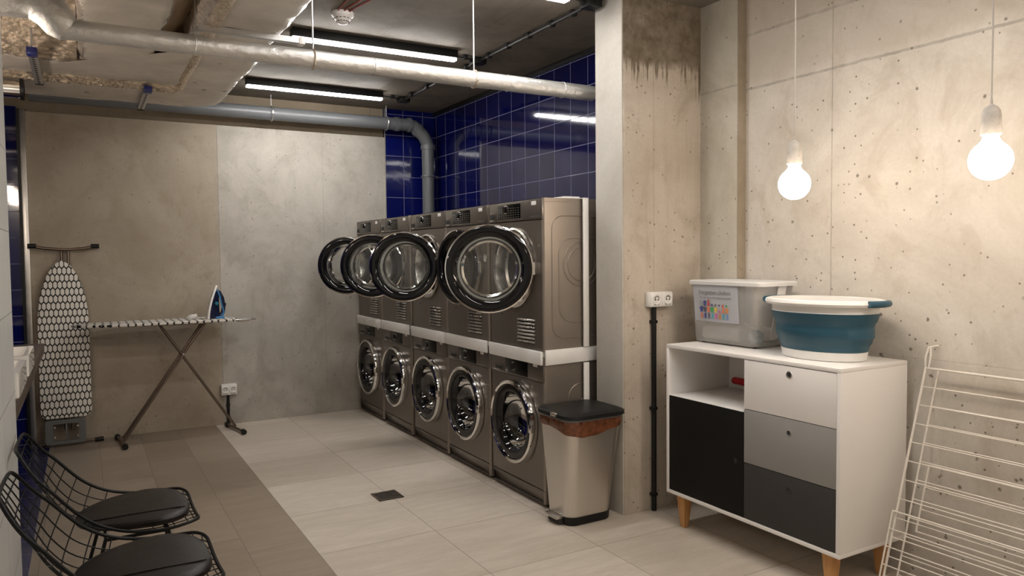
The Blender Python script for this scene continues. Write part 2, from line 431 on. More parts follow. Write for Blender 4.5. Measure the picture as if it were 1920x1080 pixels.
m_pvc = plain('grey_pvc_pipe', (.135, .142, .152), .34, var=.03)
m_foilpipe = foil('foil_pipe_wrap', (.76, .755, .74), .36, .38, 20)
m_duct = duct_foil()
m_crumple = foil('crumpled_foil', (.80, .68, .53), .17, .9, 26)
m_bronzefoil = foil('bronze_foil', (.62, .47, .31), .38, .35, 8)
m_galv = plain('galvanised_steel', (.55, .55, .55), .4, .9)
m_bluecap = plain('blue_clamp_plastic', (.01, .015, .12), .35)
m_black_cable = plain('black_cable', (.012, .012, .012), .5)
m_red = plain('red_cable', (.30, .05, .03), .5)
m_beton = plain('cast_concrete_lamp', (.50, .46, .41), .8, var=.15, vscale=60)
m_greycord = plain('grey_textile_cord', (.45, .42, .38), .8)
m_led = emit('led_diffuser', LED_COLOR, LED_STRENGTH)
m_bulb = emit('opal_bulb', BULB_COLOR, BULB_STRENGTH)
m_hex = hex_fabric()
m_bronze = plain('bronze_tube', (.20, .155, .12), .32, .85)
m_greyframe = plain('grey_rest_frame', (.16, .165, .16), .4, .2)
m_wire = plain('black_wire', (.004, .004, .004), .45, 0, spec=.22)
m_leather = plain('black_leather', (.009, .0065, .005), .40, spec=.25, bump=.5, bscale=180)
m_whitewire = plain('white_coated_wire', (.74, .69, .62), .4)
m_oak = NT('beech_wood'); _n = m_oak
m_oak.set(col=_n.ramp(_n.noise(_n.vec(_n.obj, (20, 20, 2)), 3, 5, .6), [(.3, (.42, .20, .065)), (.7, (.60, .32, .12))]), rough=.45); m_oak = m_oak.m
m_counter = NT('dark_walnut_top'); _n = m_counter
_n.set(col=_n.ramp(_n.noise(_n.vec(_n.pos, (30, 3, 30)), 2, 5, .6), [(.3, (.035, .024, .018)), (.7, (.085, .06, .045))]), rough=.4); m_counter = m_counter.m
m_ceramic = plain('white_ceramic', (.78, .76, .72), .12, coat=.5, var=.01)
m_teal = plain('teal_silicone', (.016, .075, .115), .42, var=.06)
m_bin_clear = glassy('frosted_clear_plastic', (.97, .97, .97), .02, .15, (.85, .83, .80), .26)
m_paper = plain('white_paper', (.74, .74, .78), .7, var=.01)
m_ink = plain('grey_print', (.22, .22, .24), .7)
m_cloth = plain('white_cotton', (.74, .71, .66), .9, var=.06, bump=.5, bscale=60)
m_bluecloth = plain('pale_blue_cloth', (.36, .44, .48), .9, var=.25, vscale=40)
m_irondark = plain('navy_iron_plastic', (.008, .012, .04), .2)
m_ironblue = plain('sky_blue_plastic', (.05, .22, .48), .22)
m_ironteal = plain('teal_water_tank', (.01, .16, .22), .15)

# ------------------------------------------------------------------ room shell
YR, XL = -1.8, -.9
struct(MB().box(-.9, 3.3, YR-.1, YB+.12, -.1, 0).build('floor', m_floor))
struct(MB().box(-.9, -.25, 3.39, YB-.002, 0.0005, .004).build('floor_inlay', m_bluefloor))
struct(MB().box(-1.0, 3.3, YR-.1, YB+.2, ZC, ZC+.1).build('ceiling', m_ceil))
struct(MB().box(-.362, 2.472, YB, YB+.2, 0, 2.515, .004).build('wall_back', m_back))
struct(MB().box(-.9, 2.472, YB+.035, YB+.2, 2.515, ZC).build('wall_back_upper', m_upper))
struct(MB().box(2.474, 2.98, YB, YB+.2, 0, ZC).build('wall_back_tiled', m_bluetile_x))
struct(MB().box(-.95, -.39, YB-.02, YB+.2, 0, ZC-.24).build('wall_back_niche', m_bluetile_x))
struct(MB().box(2.470, 2.478, YB-.008, YB, 0, ZC).build('trim_1', m_alu))
struct(MB().box(-.39, -.372, YB-.045, YB+.0, 0, 2.52).build('trim_2', m_blackmatt))
struct(MB().box(-.372, -.335, YB-.03, YB+.0, 0, 2.52, .003).build('trim_3', m_alu))
struct(MB().box(2.974, 3.3, 3.45, YB+.2, 0, ZC).build('wall_right_tiled', m_bluetile))
struct(MB().box(2.964, 2.974, 3.45, YB, 2.742, ZC).build('trim_4', m_blackmatt))
# pillar: front face and left face, its ceiling light painted in, are separate skins of one column
pf = MB().box(2.494, XS+.01, 3.136, 3.36, 0, ZC, .004).build('wall_pillar', m_pillar); struct(pf)
ps = MB().box(2.487, 2.494, 3.140, 3.373, 0, ZC, .001).build('wall_pillar_side', m_pillar_side); struct(ps)
struct(MB().box(2.489, 3.3, 3.36, 3.373, 0, ZC).build('wall_pillar_rear', m_pillar_side))
struct(MB().box(XS, 3.3, 2.862, 3.36, 0, ZC, .003).build('wall_right_strip', m_strip))
struct(MB().box(XW, 3.3, YR, 2.863, 0, ZC).build('wall_right', m_right))
struct(MB().box(-.9, 3.3, YR-.1, YR, 0, ZC).build('wall_front', m_right))
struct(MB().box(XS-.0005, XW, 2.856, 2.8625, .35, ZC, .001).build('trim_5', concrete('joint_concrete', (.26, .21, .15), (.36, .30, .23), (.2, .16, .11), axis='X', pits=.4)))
# left: white tiled partition, sink niche behind it
struct(MB().box(-.9, -.235, YR, 3.38, 0, ZC).build('wall_left', m_whitetile))
struct(MB().box(-1.0, -.9, 3.3, YB+.2, 0, ZC).build('wall_left_niche', m_bluetile))

# ------------------------------------------------------------------ ceiling lights
def led(yc, label, x0=1.125, x1=2.215):
    t = thing('ceiling_light', label, 'ceiling light', (x0, yc, ZC), 'linear ceiling lights')
    MB().box(x0, x1, yc-.035, yc+.035, 2.727, ZC-.001, .003).build('housing', m_blackmatt, t)
    MB().box(x0+.004, x1-.004, yc-.024, yc+.024, 2.712, 2.7275, .003).build('diffuser', m_led, t)
    return t
led(4.57, 'black linear ceiling light with glowing strip, above the wrapped pipe')
led(5.99, 'black linear ceiling light with glowing strip, nearest the concrete back wall')
led(3.24, 'linear ceiling light cut off by the top edge, only its end in view')
led(1.7, 'added, unseen linear ceiling light over the middle of the near part of the room')  # out of view, added as fill for the cabinet front
led(.1, 'added, unseen linear ceiling light over the nearest part of the room')  # second out-of-view strip, added as fill near the camera

# black junction boxes and cable run along the ceiling
def jbox(x, y, label):
    t = thing('junction_box', label, 'junction box', (x, y, ZC), 'ceiling junction boxes')
    MB().box(x-.045, x+.045, y-.045, y+.045, ZC-.045, ZC-.001, .006).build('box_body', m_blackmatt, t)
    for dx, dy in ((-1, 0), (0, 1), (0, -1)):
        MB().cyl((x+dx*.044, y+dy*.044, ZC-.022), (x+dx*.066, y+dy*.066, ZC-.022), .012, 10).build('cable_gland', m_blackmatt, t)
jbox(2.43, 4.66, 'black junction box on ceiling beside the light above the wrapped pipe')
jbox(2.45, 6.10, 'black junction box on ceiling beside the light nearest the back wall')
jbox(2.42, 3.32, 'black junction box on ceiling at the pillar top')
t = thing('ceiling_cable', 'black cable in clips running along the ceiling between junction boxes', 'cable', (2.43, 4.6, ZC))
MB().tube([(2.42, 3.35, ZC-.022), (2.427, 4.0, ZC-.022), (2.43, 4.66, ZC-.022), (2.44, 5.4, ZC-.022), (2.45, 6.1, ZC-.022)], .011, 8).build('cable_run', m_black_cable, t)
for a, b in ((4.6, 2.22), (6.02, 2.225), (3.27, 2.22)):
    MB().tube([(b, a, ZC-.022), (2.42, a+.06, ZC-.022)], .006, 6).build('branch_cable', m_black_cable, t)
for y in (3.50, 3.72, 3.98, 4.24, 4.50, 4.84, 5.28, 5.55, 5.88):
    MB().box(2.413, 2.447, y-.018, y+.018, ZC-.036, ZC-.001, .005).build('cable_clip', m_blackmatt, t)
for y, x in ((4.62, 2.31), (6.05, 2.33)):
    MB().box(x-.015, x+.015, y-.015, y+.015, ZC-.032, ZC-.001, .004).build('cable_clip', m_blackmatt, t)

# smoke detector and its red cables
t = thing('smoke_detector', 'white domed smoke detector on ceiling left of the light', 'smoke detector', (1.31, 4.15, ZC))
MB().lathe([(0, 0), (.062, 0), (.062, -.018), (.056, -.026), (.050, -.030)], (1.31, 4.15, ZC-.001)).build('base', m_whiteplast, t)
MB().lathe([(.050, -.030), (.046, -.040), (.026, -.062), (.010, -.066), (0, -.066)], (1.31, 4.15, ZC)).build('dome', m_whiteplast, t)
m = MB()
for k in range(14):
    a = 2*PI*k/14
    c, s_ = math.cos(a), math.sin(a)
    for r0, z0, r1, z1 in ((.0475, -.038, .041, -.047), (.036, -.0535, .030, -.060)):
        m.tube([(1.31+c*r0, 4.15+s_*r0, ZC+z0), (1.31+math.cos(a+.28)*r0, 4.15+math.sin(a+.28)*r0, ZC+z0)], .0022, 5)
m.build('vent_slots', m_dark, t)
for i, (x1, y1) in enumerate(((1.41, 3.3), (1.47, 3.3), (1.25, 3.3))):
    x0 = (1.30, 1.33, 1.27)[i]
    tag(MB().tube([(x0, 4.10, ZC-.006), (x0+(x1-x0)*.5, 3.7, ZC-.006), (x1, y1, ZC-.006)], .005, 6).build('alarm_cable', m_red, org=(x0, 4.1, ZC)),
        ('middle', 'rightmost', 'leftmost')[i]+' of three thin red alarm cables running from the smoke detector', 'cable', 'red alarm cables')

# ------------------------------------------------------------------ pipes
t = thing('wrapped_pipe', 'long foil-wrapped pipe hung across the room below the ceiling', 'pipe', (1.2, 3.5, 2.33))
pts = [(-.05+(2.56+.05)*k/40, 3.5, 2.328) for k in range(41)]
m = MB().tube(pts, .042, 28)
m.map(lambda c: c+Vector((0, 0, 0))+(Vector(c)-Vector((c.x, 3.5, 2.328))).normalized()*(.0022*noise.noise(Vector(c)*22)))
m.build('pipe_wrap', m_foilpipe, t)
pts = [(-.62+.48*k/10, 3.5, 2.425) for k in range(11)]
m = MB().tube(pts+[(-.115, 3.5, 2.415), (-.075, 3.5, 2.385), (-.050, 3.5, 2.352), (-.022, 3.5, 2.338), (-.010, 3.5, 2.332)], [.072]*11+[.072, .070, .066, .058, .043], 28)
m.map(lambda c: Vector(c)+(Vector(c)-Vector((c.x, 3.5, 2.40))).normalized()*(.006*noise.noise(Vector(c)*14)))
m.build('elbow_wrap', m_foilpipe, t)
for x in (.96, 1.80):
    MB().cyl((x, 3.5, 2.36), (x, 3.5, ZC-.001), .004, 8).build('hanger_rod', m_galv, t)
    MB().tube([(x, 3.5+.045*math.cos(a), 2.328+.045*math.sin(a)) for a in [2*PI*k/24 for k in range(24)]], .004, 6, closed=True).build('hanger_ring', m_crumple, t)
for x in (1.25, 2.0, 2.35, .45):
    MB().tube([(x, 3.5+.0434*math.cos(a), 2.328+.0434*math.sin(a)) for a in [2*PI*k/24 for k in range(24)]], .0016, 4, closed=True).build('tape_seam', m_foilpipe, t)

t = thing('drain_pipe', 'grey plastic waste pipe under the ceiling bending down in the tiled corner', 'pipe', (2.845, 6.49, 0))
yc, zc = 6.50, 2.62
P = [(-.3, yc, zc), (1.0, yc, zc), (2.50, yc, zc)]
MB().tube(P, .056, 24).build('horizontal_pipe', m_pvc, t)
arc = []
for k in range(3): arc.append(None)
el = [(2.50, yc, zc), (2.66, yc, zc), (2.70, yc, zc-.004), (2.80, yc, zc-.085), (2.838, yc, zc-.15), (2.845, yc, zc-.20), (2.845, yc, zc-.27)]
MB().tube(el, [.0575, .0575, .058, .058, .058, .0575, .0575], 24).build('elbow', m_pvc, t)
m = MB()
m.cyl((2.52, yc, zc), (2.56, yc, zc), .0645, 24); m.cyl((2.645, yc, zc), (2.675, yc, zc), .066, 24)
m.cyl((2.845, yc, zc-.175), (2.845, yc, zc-.215), .066, 24)
m.cyl(Vector((2.735, yc, zc-.030)), Vector((2.757, yc, zc-.048)), .065, 24)
m.build('socket_collars', m_pvc, t)
MB().cyl((2.845, yc, 0), (2.845, yc, zc-.25), .056, 24).build('downpipe', m_pvc, t)
for x in (1.42, 2.44):
    c = MB().tube([(x, yc+.061*math.cos(a), zc+.061*math.sin(a)) for a in [2*PI*k/28 for k in range(28)]], .006, 6, closed=True)
    c.cyl((x, yc-.066, zc-.01), (x, yc-.066, zc+.012), .009, 8); c.build('pipe_clamp', m_galv, t)
    MB().cyl((x, yc, zc+.06), (x, yc, ZC-.001), .004, 8).build('hanger_rod', m_galv, t)
MB().tube([(2.845+.062*math.cos(a), yc+.062*math.sin(a), 2.155) for a in [2*PI*k/28 for k in range(28)]], .007, 6, closed=True).cyl((2.90, yc, 2.155), (2.95, yc, 2.155), .006, 8).build('pipe_clamp', m_galv, t)

# chrome spigot with a black rubber ring beside the niche
t = thing('metal_spigot', 'short shiny metal pipe end with black rubber ring, far left under the ducts', 'pipe', (-.4, 5.3, 2.415))
MB().cyl((-.62, 5.3, 2.415), (-.285, 5.3, 2.415), .050, 28).build('pipe_end', m_chrome, t)
MB().lathe([(.040, 0), (.063, 0), (.063, .020), (.040, .020)], (-.285, 5.3, 2.415), (1, 0, 0), 28, close=True).build('rubber_ring', m_blackmatt, t)

# ------------------------------------------------------------------ wrapped ducts (rounded L shaped)
def duct(name, label, xa, xb, y0, ya, yb, xl, rin, rout, z0=2.5, z1=2.735, seed=0, rr=.03):
    """runs towards +Y between xa..xb, turns left and runs to xl between ya..yb"""
    n = 12
    outline = [(xb, y0)]
    for k in range(n+1):
        a = PI/2*k/n; outline.append((xb-rout+rout*math.cos(a), yb-rout+rout*math.sin(a)))
    outline += [(xl, yb), (xl, ya)]
    for k in range(n+1):
        a = PI/2*k/n; outline.append((xa-rin+rin*math.sin(a), ya-rin+rin*math.cos(a)))
    outline.append((xa, y0))
    # resample
    pts = [Vector((a, b, 0)) for a, b in outline]; res = []
    for i in range(len(pts)):
        a, b = pts[i], pts[(i+1) % len(pts)]; L = (b-a).length; q = max(1, int(L/.05))
        res += [a+(b-a)*(j/q) for j in range(q)]
    b = bmesh.new()
    rings = []
    N = len(res)
    def inset(p_i, d):
        p = res[p_i]; tt = (res[(p_i+1) % N]-res[p_i-1]).normalized(); nn = Vector((-tt.y, tt.x, 0)); return p+nn*d
    levels = [(z1, .03), (z1, 0), (z0+rr*2.2, 0), (z0+rr, .006), (z0+rr*.3, .016), (z0, .035), (z0, .07)]
    zs = []
    for k in range(6): zs.append((z1-(z1-z0-rr)*(k/5), 0))
    levels = [(z1, .03)]+zs+[(z0+rr*(1-math.sin(math.radians(a))), rr*(1-math.cos(math.radians(a)))) for a in (15, 30, 45, 60, 75, 90)]+[(z0, rr+.035)]
    for (z, d) in levels:
        ring = []
        for i in range(N):
            p = inset(i, d); ring.append(b.verts.new((p.x, p.y, z)))
        rings.append(ring)
    for A, B in zip(rings, rings[1:]):
        for k in range(N): b.faces.new((A[k], A[(k+1) % N], B[(k+1) % N], B[k]))
    bot = b.faces.new(rings[-1]); topf = b.faces.new(rings[0][::-1])
    bmesh.ops.triangulate(b, faces=[bot])
    for _ in range(1):
        es = [e for e in b.edges if all(abs(v.co.z-z0) < 1e-5 for v in e.verts) and e.calc_length() > .12]
        bmesh.ops.subdivide_edges(b, edges=es, cuts=4, use_grid_fill=True)
        bmesh.ops.triangulate(b, faces=[f for f in b.faces if len(f.verts) > 4 and abs(f.calc_center_median().z-z0) < 1e-4])
    b.normal_update()
    for v in b.verts:
        s1 = noise.noise(v.co*7+Vector((seed, 0, 0))); s2 = noise.noise(v.co*24+Vector((0, seed, 0)))
        on_bottom = v.co.z < z0+.004
        if v.co.z < z1-.01:
            amp = .004 if on_bottom else .009
            v.co += v.normal*(s1*amp*1.3+s2*amp*.9)
    m = MB(); m.bm.free(); m.bm = b
    return tag(m.build(name, m_duct, org=(xa, ya, z0), angle=70), label, 'duct')
duct('insulated_duct', 'foil-wrapped ventilation duct nearest the lights, curving left before the back wall', .505, .925, -1.0, 5.33, 5.96, -.88, .12, .32, 2.5, 2.735, 3, .095)
duct('insulated_duct', 'foil-wrapped ventilation duct furthest left, turning left in front of the other duct', .015, .392, -1.0, 4.83, 5.18, -.88, .075, .34, 2.5, 2.735, 8, .055)
# crumpled foil stuffed between and beside the ducts
def crease(q): return (1-abs(noise.noise(q))*2)*.5+(1-abs(noise.noise(q*2.3+Vector((5, 1, 0))))*2)*.3+noise.noise(q*6)*.25
m = MB()
b = bmesh.new(); bmesh.ops.create_grid(b, x_segments=260, y_segments=46, size=.5)
for v in b.verts:
    x = -.88+(v.co.x+.5)*1.44; t_ = v.co.y*2; y = 5.255+t_*.135
    v.co = Vector((x, y, 2.500+.05*t_**4-.034*crease(Vector((x*15, y*15, 0)))*(1-t_*t_)-.004))
m.bm.free(); m.bm = b
tag(m.build('foil_packing', m_crumple, org=(-.2, 5.2, 2.53), angle=50), 'strip of crumpled shiny foil stuffed between the two ducts', 'foil')
m = MB()
b = bmesh.new(); bmesh.ops.create_grid(b, x_segments=90, y_segments=150, size=.5)
for v in b.verts:
    x = -.46+(v.co.x+.5)*.47; y = 3.9+(v.co.y+.5)*.93; w_ = min(1, max(0, (y-4.25)/.55)); w_ = w_*w_*(3-2*w_)
    v.co = Vector((x, y, 2.665-.165*w_+.035*crease(Vector((x*9, y*9, 3)))*(1-.4*w_)))
m.bm.free(); m.bm = b
tag(m.build('foil_blanket', m_crumple, org=(-.4, 4.3, 2.6), angle=50), 'crumpled foil insulation filling the corner left of the furthest-left duct', 'foil')
m = MB()
b = bmesh.new(); bmesh.ops.create_grid(b, x_segments=24, y_segments=300, size=.5)
for v in b.verts:
    t_ = v.co.x*2; y = 1.0+(v.co.y+.5)*4.28; x = .568+t_*.032
    v.co = Vector((x, y, 2.4975+.012*max(0, -t_)-.017*abs(crease(Vector((x*26, y*26, 7))))*(1-t_*t_)))
m.bm.free(); m.bm = b
tag(m.build('foil_tape', m_crumple, org=(.575, 3, 2.5), angle=50), 'wrinkled foil tape along the left edge of the duct nearest the lights', 'foil')
m = MB()
b = bmesh.new(); bmesh.ops.create_grid(b, x_segments=24, y_segments=220, size=.5)
for v in b.verts:
    t_ = v.co.x*2; y = .9+(v.co.y+.5)*4.2; x = .448+t_*.060
    v.co = Vector((x, y, 2.600+.05*t_+.010*crease(Vector((x*14, y*5, 11)))))
m.bm.free(); m.bm = b
tag(m.build('foil_sheet', m_bronzefoil, org=(.448, 3, 2.6), angle=50), 'smooth bronze-looking foil closing the long gap between the two ducts', 'foil')
# suspension struts under the ducts
def strut(x, y0, y1, z, label):
    t = thing('duct_hanger', label, 'hanger', (x, y0, z), 'perforated duct hangers')
    m = MB(); m.box(x-.02, x+.02, y0, y1, z-.003, z, .0008); m.box(x-.02, x-.017, y0, y1, z, z+.022); m.box(x+.017, x+.02, y0, y1, z, z+.022)
    m.build('channel', m_galv, t)
    m = MB(); k = y0+.07
    while k < y1-.04: m.box(x-.007, x+.007, k, k+.022, z-.0042, z-.0032); k += .05
    m.build('slots', m_dark, t)
    MB().box(x-.024, x+.024, y0-.03, y0+.045, z-.012, z+.026, .006).build('end_cap', m_bluecap, t)
    MB().box(x-.022, x+.022, y1-.012, y1+.012, z-.008, z+.024, .004).build('far_cap', m_dark, t)
    MB().cyl((x, y0+.01, z+.02), (x, y0+.01, ZC-.001), .005, 8).build('hanger_rod', m_galv, t)
strut(-.187, 4.52, 5.28, 2.455, 'perforated steel duct hanger with blue cap beside the far-left foil')
strut(.388, 5.20, 5.86, 2.455, 'perforated steel duct hanger with blue cap between the two ducts')

t = thing('duct_hanger', 'grey steel rail crossing beneath the duct nearest the lights, just above the wrapped pipe', 'hanger', (.7, 3.78, 2.47), 'perforated duct hangers')
m = MB(); m.box(.50, .97, 3.765, 3.80, 2.470, 2.473, .0008); m.box(.50, .97, 3.765, 3.768, 2.473, 2.497); m.box(.50, .97, 3.797, 3.80, 2.473, 2.497)
m.build('channel', m_galv, t)
MB().box(.965, .995, 3.76, 3.805, 2.465, 2.500, .004).build('end_plate', m_whiteplast, t)
for x in (.492,): MB().cyl((x, 3.782, 2.46), (x, 3.782, ZC-.001), .004, 8).build('hanger_rod', m_galv, t)

# ------------------------------------------------------------------ pendant lamps
def pendant(x, y, zb, label, r=.0635, group='bare bulb pendants'):
    t = thing('pendant_lamp', label, 'pendant lamp', (x, y, zb), group)
    MB().cyl((x, y, zb+.185), (x, y, ZC-.022), .0028, 8).build('cord', m_greycord, t)
    MB().lathe([(0, .196), (.004, .196), (.0045, .180), (.010, .176), (.019, .170), (.026, .158), (.029, .140), (.030, .082), (.026, .080), (0, .082)], (x, y, zb), n=28).build('lamp_holder', m_beton, t)
    prof = []
    for k in range(17):
        a = -PI/2+(PI/2+.92)*k/16; prof.append((r*math.cos(a) if k else 0, r*math.sin(a)))
    prof += [(.028, .062), (.0235, .072), (.022, .084), (0, .084)]
    MB().lathe(prof, (x, y, zb), n=32).build('bulb', m_bulb, t)
    MB().lathe([(0, 0), (.05, 0), (.05, -.02), (.01, -.022), (0, -.022)], (x, y, ZC-.001), n=28).build('ceiling_rose', m_beton, t)
pendant(2.55, 2.09, 1.69, 'bare globe bulb pendant on grey cord, above the white cabinet')
pendant(2.55, 1.325, 1.70, 'bare globe bulb pendant on grey cord, above the drying rack')
pendant(2.55, .45, 1.70, 'added, unseen bare globe bulb pendant further along the right wall')  # out of view, added for more warm light in the room
pendant(-.60, 4.40, 2.05, 'bare globe bulb pendant above the sinks in the niche')
pendant(-.60, 3.65, 2.05, 'bare globe bulb pendant above the nearer sink in the niche')
pendant(1.4, -.4, 2.0, 'added, unseen bare globe bulb pendant in the near part of the room')  # added behind the camera to bring warm light into the room

# ------------------------------------------------------------------ machines
RC, YCN = .245, .315    # door radius, door centre along the front
def front_plate(cy_, cz, r, y0, y1, z0, z1, x):
    """flat front with a round hole"""
    m = MB(); b = m.bm
    angs = sorted(set([2*PI*k/64 for k in range(64)]+[math.atan2(zz-cz, yy-cy_) % (2*PI) for yy in (y0, y1) for zz in (z0, z1)]))
    inn, out = [], []
    for a in angs:
        c, s_ = math.cos(a), math.sin(a)
        inn.append(b.verts.new((x, cy_+r*c, cz+r*s_)))
        ts = []
        if c > 1e-9: ts.append((y1-cy_)/c)
        if c < -1e-9: ts.append((y0-cy_)/c)
        if s_ > 1e-9: ts.append((z1-cz)/s_)
        if s_ < -1e-9: ts.append((z0-cz)/s_)
        q = min(ts); out.append(b.verts.new((x, cy_+q*c, cz+q*s_)))
    n = len(angs)
    for k in range(n): b.faces.new((inn[k], out[k], out[(k+1) % n], inn[(k+1) % n]))
    return m
WM = .612
def body_shell(z0, z1, dz_top=0):
    """cabinet: side, back, top and bottom sheets, rounded front corners"""
    m = MB(); prof = rrect(.0, .60, 0, WM, .016, 4)
    b = m.bm; lo = [b.verts.new((x, y, z0)) for x, y in prof]; hi = [b.verts.new((x, y, z1)) for x, y in prof]; n = len(prof)
    for k in range(n):
        k2 = (k+1) % n
        xm = (prof[k][0]+prof[k2][0])/2
        if xm < .0005 and abs(prof[k][1]-prof[k2][1]) > .1: continue    # open front, filled by the front panel
        b.faces.new((lo[k], lo[k2], hi[k2], hi[k]))
    b.faces.new(hi); b.faces.new(lo[::-1])
    return m
def ridge(m, poly, y, r=.0022):
    m.tube([(u, y, v) for u, v in poly], r, 6, closed=True)

def make_washer():
    t = thing('washing_machine', '', 'washing machine', (0, 0, 0), 'washing machines in the lower row')
    MB().box(.03, .57, .02, WM-.02, 0, .025).build('feet_base', m_dark, t)
    m = body_shell(.02, .845); m.build('cabinet_body', m_bodyside, t)
    m = front_plate(YCN, .435, .20, .016, WM-.016, .10, .70, 0)
    m.build('front_panel', m_body, t)
    # kick plate with raked lower edge
    MB().hexa([(.022, .012, .022), (.03, .012, .022), (.03, WM-.012, .022), (.022, WM-.012, .022), (-.003, .008, .095), (.03, .008, .095), (.03, WM-.008, .095), (-.003, WM-.008, .095)], .003).build('kick_plate', m_body, t)
    MB().box(-.004, .03, .004, WM-.004, .703, .842, .004).build('control_panel', m_body, t)
    MB().box(-.0065, -.003, .17, .425, .712, .805, .001).build('display', m_panelglass, t)
    k = MB().lathe([(0, .016), (.017, .016), (.020, .013), (.021, 0)], (-.006, .325, .758), (-1, 0, 0), 24).build('knob', m_blackgloss, t)
    MB().lathe([(.021, 0), (.0265, 0), (.0265, .004), (.021, .004)], (-.006, .325, .758), (-1, 0, 0), 28, close=True).build('knob_ring', m_chrome, k)
    d = MB().box(-.0055, .0, .44, .592, .708, .760, .002).build('detergent_drawer', m_body, t)
    MB().box(-.007, -.0045, .455, .545, .722, .742, .001).build('handle_recess', m_dark, d)
    MB().box(-.009, -.0045, .50, .575, .712, .718, .001).build('drawer_lip', m_chrome, d)
    MB().box(-.0052, -.0035, .065, .11, .782, .804, .0005).build('sticker', m_label, t)
    MB().box(-.0052, -.0035, .05, .16, .712, .716).build('lettering_strip', m_greyframe, t)
    # drum
    m = MB().lathe([(.20, 0), (.195, .04), (.19, .05), (.19, .30), (0, .31)], (0.001, YCN, .435), (1, 0, 0), 48); m.build('drum', m_drum, t)
    MB().lathe([(.20, -.001), (.205, -.006), (.165, .02), (.16, .05), (.185, .055)], (0, YCN, .435), (1, 0, 0), 48).build('door_seal', m_dark, t)
    # door: broad black bevel inside a chrome hoop, bulging glass
    dr = MB().lathe([(.222, .030), (.205, .036), (.175, .030), (.162, .012), (.158, .0)], (0, YCN, .435), (-1, 0, 0), 56).build('door', m_blackgloss, t)
    MB().lathe([(.245, .003), (.247, .020), (.241, .040), (.231, .046), (.222, .040), (.220, .028), (.226, .003)], (0, YCN, .435), (-1, 0, 0), 56, close=True).build('chrome_ring', m_chrome, dr)
    MB().lathe([(.163, .012), (.155, -.02), (.13, -.07), (.08, -.095), (0, -.10)], (0, YCN, .435), (-1, 0, 0), 48).build('glass_bowl', m_smoke, dr)
    MB().box(-.050, -.022, YCN-.245, YCN-.215, .41, .46, .008).build('door_handle', m_chrome, dr)
    m = MB(); m.box(.06, .13, -.0005, .0005, .1, .11)
    p = MB()
    ridge(p, rrect(.16, .54, .40, .68, .08), 0, .003); ridge(p, rrect(.22, .50, .10, .60, .07), 0, .003)
    p.build('pressed_side_ridges', m_bodyside, t)
    m.bm.free()
    return t

